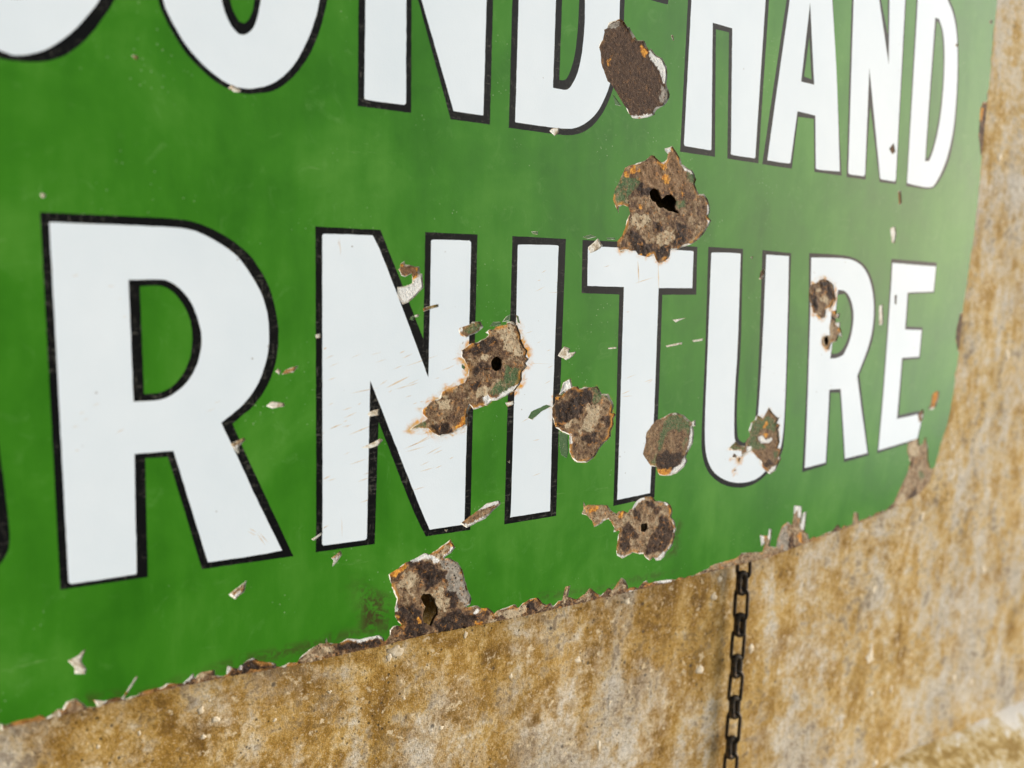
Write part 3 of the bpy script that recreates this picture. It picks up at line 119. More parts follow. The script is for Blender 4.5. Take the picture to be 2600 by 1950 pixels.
["R","smoothtan",0.5,[[430.9,-78.8],[436.1,-83.3],[441.2,-86.5],[442.6,-85.5],[440.6,-90.0],[444.0,-91.6],[442.2,-94.3],[443.8,-98.0],[445.1,-103.5],[443.4,-106.9],[448.5,-108.8],[446.9,-112.6],[448.3,-114.5],[446.1,-117.9],[444.0,-122.1],[439.1,-124.8],[436.3,-123.4],[430.0,-119.5],[428.4,-115.1],[422.1,-110.3],[418.2,-106.7],[413.8,-107.4],[409.1,-110.1],[408.1,-105.8],[400.8,-105.2],[395.4,-104.0],[397.6,-102.2],[402.5,-99.2],[405.2,-101.8],[411.3,-103.0],[412.7,-98.3],[415.4,-96.4],[413.4,-92.2],[415.4,-87.8],[418.2,-86.6],[419.8,-83.0],[421.9,-83.8],[426.2,-85.8],[428.8,-82.2]],[],{"coat":[[[415.4,-87.8],[420.9,-83.7],[435.4,-86.1],[441.7,-90.0],[439.8,-95.6],[429.0,-91.9],[422.4,-96.3],[416.4,-96.5]],[[412.7,-98.3],[423.3,-95.0],[424.1,-102.0],[433.6,-103.5],[433.0,-107.0],[428.9,-107.0],[418.2,-106.7]],[[394.9,-104.0],[397.5,-101.8],[402.5,-99.2],[405.3,-102.5],[413.2,-102.5],[410.6,-105.7],[400.8,-105.5]],[[440.6,-109.5],[444.8,-109.2],[443.6,-115.2]]],"white":[[[424.1,-97.8],[427.6,-97.4],[431.1,-100.5],[436.7,-99.6],[437.9,-101.1],[435.6,-103.0],[427.8,-102.7],[424.5,-101.0]],[[436.3,-123.4],[439.2,-125.5],[445.1,-122.2],[445.2,-119.3],[440.0,-120.2]],[[412.8,-90.7],[415.3,-87.1],[417.0,-88.6],[415.9,-92.3],[414.3,-95.3]],[[418.2,-86.6],[419.7,-82.3],[421.9,-83.4],[419.7,-86.4]],[[413.3,-103.5],[417.8,-103.9],[418.7,-106.8],[413.8,-107.7]],[[445.6,-114.3],[448.6,-112.8],[447.5,-116.3]]],"orange":[[[428.0,-96.4],[433.8,-97.2],[433.1,-100.0],[431.0,-99.4]],[[432.9,-90.8],[432.7,-91.4],[432.1,-91.9],[431.1,-92.1],[429.9,-92.0],[428.9,-91.6],[428.1,-91.1],[427.8,-90.4],[427.9,-89.9],[428.6,-89.4],[429.6,-89.2],[430.7,-89.3],[431.8,-89.6],[432.6,-90.2]],[[406.5,-104.0],[409.4,-103.9],[408.3,-106.9]],[[428.9,-115.5],[430.5,-119.2],[436.2,-123.0],[434.3,-120.3]],[[444.6,-92.0],[444.5,-92.5],[444.1,-92.8],[443.5,-93.0],[442.7,-92.9],[442.1,-92.7],[441.6,-92.3],[441.4,-91.8],[441.5,-91.3],[441.9,-91.0],[442.5,-90.8],[443.2,-90.9],[443.8,-91.1],[444.3,-91.6]]],"dark":[[[429.9,-115.2],[437.2,-114.9],[442.3,-117.6],[435.8,-120.1]]]}],
["R","mix",0.6,[[399.2,-110.6],[401.5,-106.9],[404.3,-108.6],[403.5,-110.4]],[],{}],
["R","edge",0.8,[[405.5,-110.1],[408.2,-110.5],[407.5,-112.9],[406.0,-112.4]],[],{"orange":[[[409.4,-111.7],[409.3,-112.4],[408.6,-112.9],[407.7,-113.2],[406.6,-113.1],[405.5,-112.6],[404.8,-112.0],[404.5,-111.2],[404.6,-110.4],[405.2,-109.9],[406.2,-109.7],[407.3,-109.8],[408.3,-110.2],[409.1,-110.9]]]}],
["R","edge",0.8,[[404.6,-118.5],[404.6,-118.7],[404.3,-118.9],[404.0,-119.0],[403.6,-119.0],[403.2,-118.8],[403.0,-118.5],[402.8,-118.3],[402.9,-118.0],[403.1,-117.8],[403.5,-117.7],[403.9,-117.8],[404.2,-117.9],[404.5,-118.2]],[],{"orange":[[[405.2,-118.5],[405.1,-119.0],[404.8,-119.3],[404.2,-119.4],[403.5,-119.3],[402.9,-119.1],[402.5,-118.7],[402.3,-118.2],[402.3,-117.8],[402.7,-117.4],[403.3,-117.3],[403.9,-117.4],[404.6,-117.6],[405.0,-118.0]]]}],
["R","mix",0.9,[[475.7,5.9],[481.2,4.9],[486.4,2.0],[488.5,-2.6],[490.7,-7.6],[488.1,-10.3],[485.5,-14.2],[481.4,-15.0],[480.3,-20.0],[477.4,-20.8],[472.9,-18.5],[466.7,-16.6],[464.9,-11.3],[462.3,-6.8],[461.9,-0.8],[463.9,1.9],[468.4,2.7],[471.7,5.1]],[],{"pale":[[[473.1,-1.7],[472.9,-2.4],[472.3,-2.9],[471.4,-3.2],[470.4,-3.2],[469.4,-3.0],[468.7,-2.5],[468.4,-1.8],[468.5,-1.1],[469.1,-0.6],[470.0,-0.3],[471.1,-0.3],[472.1,-0.6],[472.8,-1.1]],[[482.3,-8.1],[482.1,-9.1],[481.2,-9.9],[479.8,-10.4],[478.2,-10.4],[476.7,-9.9],[475.6,-9.2],[475.1,-8.2],[475.3,-7.2],[476.2,-6.4],[477.6,-5.9],[479.2,-5.9],[480.7,-6.3],[481.8,-7.1]]],"dark":[[[473.5,4.7],[481.2,4.5],[487.5,-1.9],[489.2,-9.6],[484.1,-8.1],[481.0,-2.7],[474.8,-1.3]],[[463.8,-2.3],[468.1,0.5],[469.4,-5.2],[471.5,-8.2],[471.8,-15.1],[466.9,-13.6]]]}],
["R","tan",0.5,[[486.4,-15.8],[492.4,-15.0],[492.8,-17.7],[496.4,-16.9],[495.7,-20.4],[492.0,-20.4],[493.0,-23.6],[497.4,-23.2],[497.9,-26.7],[500.5,-31.1],[501.1,-35.1],[497.5,-32.2],[495.6,-36.6],[490.7,-37.3],[489.6,-38.0],[487.8,-42.3],[482.8,-41.8],[479.1,-37.8],[479.0,-32.4],[483.8,-32.1],[487.5,-32.1],[486.1,-27.0],[487.1,-21.2]],[[[487.2,-35.8],[487.2,-37.1],[486.8,-38.3],[486.2,-39.0],[485.3,-39.2],[484.4,-39.0],[483.5,-38.2],[482.9,-37.1],[482.5,-35.8],[482.5,-34.4],[482.8,-33.3],[483.5,-32.6],[484.3,-32.3],[485.3,-32.6],[486.1,-33.4],[486.8,-34.5]]],{"white":[[[492.8,-17.3],[497.0,-16.5],[496.3,-20.4]],[[493.0,-23.6],[497.9,-22.8],[498.6,-27.1],[494.6,-25.9]],[[497.3,-31.1],[501.0,-30.7],[501.8,-35.5],[499.1,-34.2]]],"orange":[[[487.5,-15.4],[493.0,-14.6],[492.8,-17.3],[489.7,-17.3]],[[499.3,-28.7],[499.2,-29.2],[498.8,-29.6],[498.1,-29.8],[497.3,-29.8],[496.6,-29.5],[496.1,-29.2],[495.8,-28.7],[495.9,-28.2],[496.3,-27.8],[497.0,-27.6],[497.8,-27.6],[498.5,-27.8],[499.1,-28.2]]],"dark":[[[492.0,-20.8],[491.9,-21.5],[491.3,-22.0],[490.3,-22.3],[489.2,-22.3],[488.2,-22.0],[487.4,-21.5],[487.1,-20.8],[487.2,-20.1],[487.8,-19.6],[488.8,-19.3],[489.9,-19.3],[490.9,-19.6],[491.7,-20.1]]]}],
["R","smooth",0.3,[[166.7,5.1],[168.9,6.9],[169.3,5.2],[171.4,5.0],[174.2,4.3],[176.8,4.4],[177.2,1.1],[178.2,0.9],[179.1,-5.5],[174.4,-10.2],[171.4,-12.7],[168.3,-13.8],[165.5,-9.8],[165.4,-5.7],[169.9,-5.1],[173.2,-3.5],[172.9,1.0],[169.5,-0.7],[167.3,-0.1],[166.5,1.8],[165.8,2.6],[166.7,3.6]],[],{"white":[[[176.5,0.1],[178.5,1.4],[179.8,-5.5],[174.7,-10.9],[171.4,-13.3],[168.0,-14.3],[164.9,-9.8],[164.9,-5.2],[169.9,-4.6],[173.5,-3.0],[175.4,-1.7]]],"orange":[[[166.4,4.8],[168.6,6.2],[168.9,4.4],[167.0,3.9]],[[172.9,-3.0],[173.7,-0.5],[176.5,0.3],[176.6,-0.9],[174.9,-2.5]],[[169.8,-0.3],[172.3,1.0],[172.6,-0.0]],[[176.2,3.9],[177.0,3.7],[176.8,1.1]],[[165.6,2.6],[166.7,2.9],[167.0,0.3]]],"brown":[[[166.4,3.8],[176.5,4.4],[176.5,0.6],[172.6,-0.8],[167.0,-0.2]]]}],
["R","edge",0,[[178.9,-15.6],[181.9,-14.5],[187.3,-13.4],[187.3,-14.9],[183.7,-15.7],[179.4,-17.3]],[],{"coat":[[[181.4,-14.2],[187.7,-13.1],[187.8,-15.2],[182.5,-16.3]]]}],
["R","smoothtan",0.1,[[199.3,-25.2],[205.4,-23.4],[206.6,-22.1],[211.5,-22.1],[213.2,-24.8],[209.8,-27.5],[205.5,-29.0],[203.1,-30.1],[200.0,-29.0],[198.7,-26.6]],[],{"coat":[[[201.2,-26.3],[205.4,-23.9],[211.5,-22.1],[213.2,-24.8],[205.5,-28.5]]],"white":[[[198.7,-25.8],[201.1,-24.7],[201.2,-27.1],[199.1,-27.1]],[[205.4,-23.1],[206.6,-21.8],[207.8,-22.6]]]}],
["C","mix",0,[[174.3,-19.4],[177.0,-18.5],[176.9,-19.4],[175.4,-19.8]],[],{}],
["D","mix",0,[[172.3,-19.6],[174.3,-19.6],[174.0,-21.4],[172.1,-20.9]],[],{}],
["D","mix",0,[[216.8,-24.4],[218.6,-22.2],[223.0,-22.2],[223.5,-23.4],[220.1,-24.4]],[],{}],
["D","mix",0,[[224.0,-22.2],[226.8,-19.3],[228.7,-18.4],[228.3,-21.8]],[],{}],
["D","mix",0,[[232.2,-18.4],[233.9,-19.3],[235.3,-23.5],[233.3,-22.6]],[],{}],
["D","mix",0,[[200.6,-33.4],[201.5,-31.8],[201.7,-32.8]],[],{}],
["D","mix",0,[[201.1,-43.2],[203.2,-44.9],[202.5,-46.3],[201.1,-45.2]],[],{}],
["D","mix",0,[[241.9,-73.3],[243.8,-70.0],[253.6,-66.8],[256.8,-67.9],[250.0,-70.6],[244.8,-74.9]],[],{}],
["D","mix",0,[[262.4,-82.2],[268.2,-84.7],[269.2,-93.5],[268.3,-97.5],[264.4,-95.4],[263.0,-88.5]],[],{}],
["C","mix",0,[[227.5,-64.4],[232.5,-63.6],[233.3,-65.1],[231.3,-66.3],[228.8,-66.6]],[],{}],
["D","mix",0,[[273.4,23.3],[278.5,24.8],[282.8,23.8],[276.5,22.3]],[],{}],
["D","mix",0,[[289.7,23.7],[295.7,23.9],[295.7,23.0],[290.3,22.8]],[],{}],
["D","mix",0,[[240.4,24.4],[244.3,24.6],[244.3,23.1],[241.0,23.3]],[],{}],
["D","mix",0,[[289.8,99.9],[296.0,94.3],[291.7,94.5]],[],{}],
["R","smoothtan",0,[[210.9,-121.2],[217.8,-117.2],[225.8,-116.5],[226.3,-118.6],[222.6,-121.1],[217.1,-125.3],[206.0,-128.8],[202.1,-126.0]],[],{"white":[[[209.5,-121.0],[217.7,-116.3],[227.2,-115.8],[226.3,-118.2],[217.8,-119.7]],[[218.9,-123.9],[221.7,-123.4],[217.1,-126.2],[205.1,-129.5],[201.4,-124.9],[206.9,-127.3]]]}],
["C","mix",0,[[123.4,-122.8],[129.0,-120.1],[128.6,-121.3],[124.7,-123.7]],[],{}],
["C","mix",0,[[41.6,-179.8],[47.2,-171.7],[47.9,-172.1],[42.3,-180.5]],[],{}],
["C","mix",0,[[30.5,-177.8],[35.4,-179.7],[32.7,-181.9]],[],{}],
["C","mix",0,[[14.1,-181.5],[18.1,-180.2],[18.1,-182.1]],[],{}],
["C","mix",0,[[22.1,-159.0],[25.5,-157.8],[28.7,-155.2],[26.8,-160.4],[28.7,-163.9],[28.2,-166.1],[24.1,-165.1],[24.4,-162.2]],[],{}],
["C","mix",0,[[102.9,-59.0],[105.6,-57.1],[110.8,-58.1],[111.3,-59.5],[105.6,-60.3]],[],{}],
["C","mix",0,[[147.9,-81.6],[152.6,-79.9],[157.4,-77.9],[158.8,-78.7],[156.6,-81.2],[152.3,-82.2]],[],{}],
["C","mix",0,[[150.8,-65.8],[152.1,-64.4],[156.8,-63.4],[156.6,-66.5],[152.1,-66.8]],[],{}],
["C","mix",0,[[125.4,-27.8],[127.9,-27.0],[128.0,-29.2],[125.8,-29.3]],[],{}],
["C","mix",0,[[259.7,-40.6],[263.7,-35.6],[267.9,-36.8],[267.5,-39.1],[272.2,-38.6],[269.7,-41.2],[265.6,-43.0]],[],{}],
["C","mix",0,[[341.9,-21.3],[352.3,-20.2],[348.7,-21.3],[344.5,-23.1]],[],{}],
["C","mix",0,[[337.5,-36.5],[350.3,-34.7],[350.4,-35.9],[338.2,-37.5]],[],{}],
["C","mix",0,[[358.7,-33.7],[367.4,-32.7],[367.1,-34.0],[359.5,-34.7]],[],{}],
["C","mix",0,[[293.8,-37.0],[300.2,-36.6],[300.3,-37.4],[294.3,-37.7]],[],{}],
["C","mix",0,[[277.3,18.0],[280.8,20.4],[283.7,23.0],[287.3,19.4],[284.7,17.0],[279.0,14.9]],[],{}],
["C","mix",0,[[249.4,75.9],[251.3,77.5],[255.7,78.2],[255.1,75.3],[252.9,73.8]],[],{}],
["C","mix",0,[[329.0,136.9],[330.7,137.2],[331.6,134.2],[330.5,134.5]],[],{}],
["C","mix",0,[[19.2,26.2],[19.9,26.9],[20.9,26.3],[20.6,25.2],[19.6,25.0]],[],{}],
["C","mix",0,[[541.0,-12.1],[545.0,-10.6],[548.2,-23.7],[547.3,-25.7],[543.1,-25.3]],[],{}],
["C","mix",0,[[544.6,43.0],[550.4,44.6],[552.7,39.6],[551.3,32.5],[548.0,33.4]],[],{}],
["C","mix",0,[[404.4,17.7],[406.4,18.0],[405.6,16.1]],[],{}],
["C","mix",0,[[172.8,-19.4],[176.8,-18.4],[176.0,-19.7]],[],{}],
["C","mix",0,[[88.6,74.6],[90.0,76.1],[93.8,74.5],[93.5,73.6],[91.3,73.3]],[],{}],
["C","mix",0,[[193.0,-128.0],[195.2,-128.0],[194.3,-129.3]],[],{}],
["C","mix",0,[[107.1,-43.7],[108.5,-42.6],[109.8,-43.4],[109.1,-45.3]],[],{}],
["R","edge",0.2,[[133.1,-133.4],[137.8,-130.4],[138.3,-132.7],[135.8,-135.8],[133.6,-137.8],[134.3,-134.8]],[],{"white":[[[133.7,-134.7],[136.0,-133.2],[136.3,-134.4],[135.1,-135.9],[133.9,-136.9],[134.3,-135.4]]],"pale":[[[133.1,-133.4],[137.8,-130.4],[138.3,-132.7],[135.8,-135.8],[133.6,-137.8],[134.3,-134.8]]]}],
["R","edge",0.2,[[85.8,-142.8],[93.7,-137.6],[92.8,-142.5],[88.6,-145.4]],[],{"white":[[[87.2,-144.7],[91.1,-142.1],[90.7,-144.5],[88.6,-146.0]]],"pale":[[[85.8,-142.8],[93.7,-137.6],[92.8,-142.5],[88.6,-145.4]]]}],
["R","edge",0.2,[[109.8,-45.4],[111.9,-43.1],[117.5,-41.5],[115.4,-44.4]],[],{"white":[[[112.6,-45.5],[113.6,-44.4],[116.5,-43.5],[115.4,-45.0]]],"pale":[[[109.8,-45.4],[111.9,-43.1],[117.5,-41.5],[115.4,-44.4]]]}],
["R","edge",0.2,[[87.4,-74.8],[93.4,-72.3],[93.8,-73.6],[91.0,-76.1],[91.0,-79.5],[89.0,-77.3]],[],{"white":[[[88.2,-76.6],[91.2,-75.4],[91.4,-76.0],[90.0,-77.3],[90.0,-79.0],[89.0,-77.9]]],"pale":[[[87.4,-74.8],[93.4,-72.3],[93.8,-73.6],[91.0,-76.1],[91.0,-79.5],[89.0,-77.3]]]}],
["R","tan",0,[[19.5,-179.0],[21.0,-176.3],[24.4,-175.7],[28.2,-180.2],[24.6,-184.4],[19.1,-183.5]],[],{}],
["R","edge",0.3,[[413.1,3.9],[414.0,8.9],[416.5,10.6],[418.3,7.3],[414.9,3.9]],[],{}],
["R","edge",0.3,[[535.4,96.9],[540.1,101.2],[543.1,95.6],[539.8,93.4]],[],{}],
["R","edge",0.3,[[549.7,68.9],[553.2,69.9],[555.7,61.2],[552.4,59.6]],[],{}],
["R","edge",0.3,[[603.3,178.1],[606.8,178.7],[607.2,176.6],[604.1,176.1]],[],{}],
["R","edge",0.3,[[51.9,81.6],[53.7,82.0],[54.9,81.2],[53.9,80.2]],[],{}],
["R","edge",0.3,[[558.4,-4.1],[560.8,-3.5],[561.8,-10.8],[559.6,-10.3]],[],{}],
["R","edge",0.3,[[229.9,-96.0],[231.4,-95.3],[231.4,-97.4]],[],{}],
["R","edge",0.3,[[644.4,201.6],[648.4,202.9],[648.3,200.1],[645.2,199.5]],[],{}],
["R","edge",0.1,[[-2.2,-179.3],[0.0,-180.5],[2.3,-179.9],[4.6,-179.7],[6.8,-179.7],[9.1,-179.8],[11.4,-179.4],[13.5,-181.0],[15.9,-179.9],[18.2,-178.6],[20.4,-179.6],[22.6,-180.5],[24.8,-181.1],[27.1,-180.5],[29.4,-180.8],[31.6,-181.0],[34.0,-180.1],[36.3,-179.1],[38.6,-178.8],[40.8,-179.4],[43.0,-180.6],[45.3,-180.0],[47.6,-180.1],[49.9,-179.0],[52.2,-178.9],[54.5,-178.8],[56.8,-178.9],[59.2,-177.8],[61.5,-178.3],[63.8,-179.0],[66.1,-179.4],[68.4,-179.9],[70.9,-178.8],[73.2,-178.3],[75.5,-179.4],[77.8,-179.6],[80.2,-179.0],[82.5,-180.3],[84.9,-179.6],[87.2,-179.9],[89.6,-180.2],[92.0,-179.1],[94.4,-178.9],[96.7,-179.5],[99.0,-180.8],[101.4,-180.5],[103.8,-179.5],[106.1,-180.9],[108.4,-181.7],[110.6,-181.3],[112.9,-180.7],[115.1,-181.2],[117.2,-181.9],[119.5,-182.0],[121.7,-182.3],[124.0,-181.6],[126.3,-181.7],[128.7,-181.2],[131.0,-180.4],[133.4,-179.9],[135.7,-180.1],[137.9,-181.1],[140.1,-182.0],[142.4,-182.3],[144.7,-182.1],[147.0,-182.3],[149.4,-181.6],[151.7,-182.0],[154.0,-181.3],[156.3,-181.7],[158.6,-182.1],[161.0,-180.9],[163.2,-180.9],[165.3,-181.3],[167.6,-181.2],[169.9,-179.5],[172.3,-177.6],[174.5,-177.2],[176.6,-178.8],[178.6,-181.7],[181.0,-179.4],[183.3,-178.4],[182.9,-183.4],[180.7,-183.5],[178.4,-183.5],[176.2,-183.6],[174.0,-183.7],[171.8,-183.7],[169.6,-183.8],[167.4,-183.9],[165.1,-183.9],[162.9,-184.0],[160.7,-184.1],[158.4,-184.1],[156.1,-184.1],[153.8,-184.1],[151.5,-184.1],[149.2,-184.1],[146.9,-184.1],[144.6,-184.1],[142.3,-184.1],[140.0,-184.1],[137.7,-184.1],[135.4,-184.1],[133.0,-184.1],[130.7,-184.1],[128.4,-184.1],[126.1,-184.1],[123.8,-184.1],[121.5,-184.1],[119.3,-184.0],[117.1,-183.9],[114.9,-183.8],[112.7,-183.7],[110.4,-183.6],[108.2,-183.5],[105.9,-183.4],[103.5,-183.3],[101.1,-183.2],[98.8,-183.1],[96.4,-183.0],[94.1,-182.9],[91.7,-182.8],[89.4,-182.7],[87.0,-182.5],[84.6,-182.4],[82.3,-182.3],[79.9,-182.2],[77.6,-182.2],[75.3,-182.2],[72.9,-182.2],[70.6,-182.2],[68.2,-182.2],[65.9,-182.1],[63.6,-182.1],[61.2,-182.1],[58.9,-182.1],[56.6,-182.1],[54.2,-182.1],[52.0,-182.1],[49.7,-182.2],[47.4,-182.3],[45.1,-182.3],[42.8,-182.4],[40.6,-182.5],[38.3,-182.6],[36.0,-182.6],[33.7,-182.7],[31.5,-182.8],[29.2,-182.8],[26.9,-182.9],[24.6,-183.0],[22.4,-183.0],[20.1,-183.0],[17.9,-183.0],[15.6,-183.0],[13.4,-183.0],[11.1,-183.0],[8.8,-183.0],[6.6,-183.0],[4.3,-183.0],[2.1,-183.0],[-0.2,-183.0],[-2.4,-183.0]],[],{}],
["R","edge",0.1,[[223.7,-179.5],[225.9,-179.1],[228.2,-179.7],[230.4,-180.5],[232.6,-181.9],[234.9,-183.1],[237.1,-182.2],[239.3,-182.0],[241.6,-181.8],[243.8,-181.5],[246.1,-182.0],[248.3,-183.1],[250.5,-183.5],[252.8,-182.8],[255.0,-181.6],[257.2,-181.3],[259.4,-181.8],[261.7,-182.4],[263.9,-183.7],[266.1,-183.4],[268.4,-183.2],[270.6,-182.8],[272.8,-182.6],[275.1,-182.6],[277.3,-182.9],[279.5,-183.2],[281.8,-183.0],[284.0,-182.6],[286.2,-183.4],[288.4,-182.9],[290.7,-182.8],[292.9,-183.0],[295.1,-183.1],[297.4,-182.6],[299.6,-181.2],[301.9,-179.2],[304.1,-179.0],[306.3,-180.7],[308.6,-181.2],[310.8,-180.7],[313.1,-180.8],[315.3,-182.1],[317.5,-182.5],[319.8,-181.9],[322.0,-181.9],[324.3,-182.3],[326.5,-183.7],[328.7,-181.9],[331.0,-180.1],[333.2,-179.8],[335.5,-182.2],[337.7,-183.8],[339.9,-183.4],[342.2,-182.3],[344.4,-182.2],[346.7,-183.1],[348.9,-184.1],[351.1,-183.5],[353.4,-182.9],[355.6,-183.3],[357.9,-184.0],[360.1,-183.0],[362.3,-183.0],[364.6,-183.8],[366.8,-184.0],[369.1,-183.4],[371.3,-183.7],[373.5,-183.9],[375.8,-183.8],[378.0,-183.9],[380.3,-183.5],[382.5,-182.7],[384.8,-182.7],[387.0,-183.6],[389.2,-182.4],[391.5,-181.6],[393.7,-181.7],[396.0,-183.0],[398.2,-180.5],[400.4,-182.1],[402.7,-182.7],[404.9,-183.0],[407.2,-183.1],[409.4,-183.4],[411.6,-181.6],[413.9,-180.7],[416.2,-180.8],[418.6,-180.8],[420.9,-180.8],[423.3,-182.1],[425.6,-183.6],[428.0,-183.3],[430.3,-183.1],[432.7,-183.0],[435.1,-183.6],[437.4,-182.5],[439.8,-181.7],[442.1,-183.4],[444.5,-182.3],[446.8,-183.1],[449.1,-183.3],[451.3,-182.6],[453.6,-182.0],[455.9,-182.4],[458.1,-182.1],[460.4,-181.3],[462.7,-180.8],[464.9,-181.9],[467.2,-180.4],[469.5,-179.2],[471.7,-180.1],[474.0,-181.5],[476.2,-181.4],[478.5,-180.2],[480.8,-179.6],[483.0,-180.6],[485.3,-179.6],[487.6,-178.0],[489.8,-178.4],[492.1,-178.3],[494.3,-177.2],[496.6,-177.1],[498.9,-178.8],[501.1,-178.4],[503.4,-178.2],[505.6,-177.5],[507.9,-177.4],[510.2,-176.3],[512.4,-176.7],[514.7,-176.7],[516.9,-176.2],[519.2,-174.7],[521.5,-172.8],[523.7,-172.5],[526.0,-174.6],[528.2,-176.6],[530.5,-174.6],[532.8,-174.6],[535.0,-175.4],[537.3,-175.8],[539.5,-176.0],[541.8,-175.8],[544.1,-174.9],[546.3,-173.4],[548.6,-173.9],[550.9,-174.0],[553.2,-173.0],[555.5,-173.3],[557.8,-173.2],[560.1,-173.2],[562.4,-171.9],[564.7,-171.3],[567.0,-173.0],[569.3,-171.6],[571.6,-170.3],[573.9,-170.4],[576.2,-170.6],[578.5,-170.3],[580.9,-169.8],[583.2,-170.4],[585.5,-170.6],[587.8,-169.7],[590.1,-167.9],[592.5,-166.6],[594.8,-165.9],[597.1,-166.9],[599.4,-167.3],[601.7,-168.1],[604.0,-167.3],[604.0,-170.4],[601.7,-170.7],[599.4,-170.9],[597.1,-171.2],[594.8,-171.5],[592.5,-171.8],[590.1,-172.1],[587.8,-172.4],[585.5,-172.7],[583.2,-172.9],[580.9,-173.2],[578.5,-173.5],[576.2,-173.8],[573.9,-174.1],[571.6,-174.4],[569.3,-174.6],[567.0,-174.9],[564.7,-175.2],[562.4,-175.4],[560.1,-175.7],[557.8,-175.9],[555.5,-176.2],[553.2,-176.4],[550.9,-176.6],[548.6,-176.9],[546.3,-177.1],[544.1,-177.4],[541.8,-177.6],[539.5,-177.8],[537.3,-178.0],[535.0,-178.2],[532.8,-178.4],[530.5,-178.6],[528.2,-178.8],[526.0,-179.0],[523.7,-179.2],[521.5,-179.4],[519.2,-179.6],[516.9,-179.7],[514.7,-179.9],[512.4,-180.1],[510.2,-180.3],[507.9,-180.5],[505.6,-180.7],[503.4,-180.9],[501.1,-181.1],[498.9,-181.3],[496.6,-181.5],[494.3,-181.7],[492.1,-181.9],[489.8,-182.1],[487.6,-182.3],[485.3,-182.5],[483.0,-182.7],[480.8,-182.9],[478.5,-183.1],[476.2,-183.3],[474.0,-183.5],[471.7,-183.7],[469.5,-183.9],[467.2,-184.0],[464.9,-184.2],[462.7,-184.4],[460.4,-184.6],[458.1,-184.8],[455.9,-185.0],[453.6,-185.2],[451.3,-185.4],[449.1,-185.6],[446.8,-185.8],[444.5,-185.7],[442.1,-185.7],[439.8,-185.7],[437.4,-185.6],[435.1,-185.6],[432.7,-185.6],[430.3,-185.5],[428.0,-185.5],[425.6,-185.5],[423.3,-185.4],[420.9,-185.4],[418.6,-185.4],[416.2,-185.3],[413.9,-185.3],[411.6,-185.3],[409.4,-185.3],[407.2,-185.4],[404.9,-185.4],[402.7,-185.4],[400.4,-185.5],[398.2,-185.5],[396.0,-185.5],[393.7,-185.5],[391.5,-185.6],[389.2,-185.6],[387.0,-185.6],[384.8,-185.6],[382.5,-185.7],[380.3,-185.7],[378.0,-185.7],[375.8,-185.7],[373.5,-185.8],[371.3,-185.8],[369.1,-185.8],[366.8,-185.9],[364.6,-185.9],[362.3,-185.9],[360.1,-185.9],[357.9,-186.0],[355.6,-186.0],[353.4,-186.0],[351.1,-186.0],[348.9,-186.0],[346.7,-186.0],[344.4,-186.0],[342.2,-186.0],[339.9,-185.9],[337.7,-185.9],[335.5,-185.9],[333.2,-185.9],[331.0,-185.9],[328.7,-185.9],[326.5,-185.9],[324.3,-185.9],[322.0,-185.8],[319.8,-185.8],[317.5,-185.8],[315.3,-185.8],[313.1,-185.8],[310.8,-185.8],[308.6,-185.8],[306.3,-185.8],[304.1,-185.7],[301.9,-185.7],[299.6,-185.7],[297.4,-185.7],[295.1,-185.7],[292.9,-185.7],[290.7,-185.7],[288.4,-185.7],[286.2,-185.6],[284.0,-185.6],[281.8,-185.6],[279.5,-185.6],[277.3,-185.6],[275.1,-185.6],[272.8,-185.6],[270.6,-185.5],[268.4,-185.5],[266.1,-185.5],[263.9,-185.5],[261.7,-185.5],[259.4,-185.5],[257.2,-185.5],[255.0,-185.5],[252.8,-185.4],[250.5,-185.4],[248.3,-185.4],[246.1,-185.4],[243.8,-185.4],[241.6,-185.3],[239.3,-185.3],[237.1,-185.2],[234.9,-185.2],[232.6,-185.1],[230.4,-185.1],[228.2,-185.0],[225.9,-185.0],[223.7,-184.9]],[],{}],
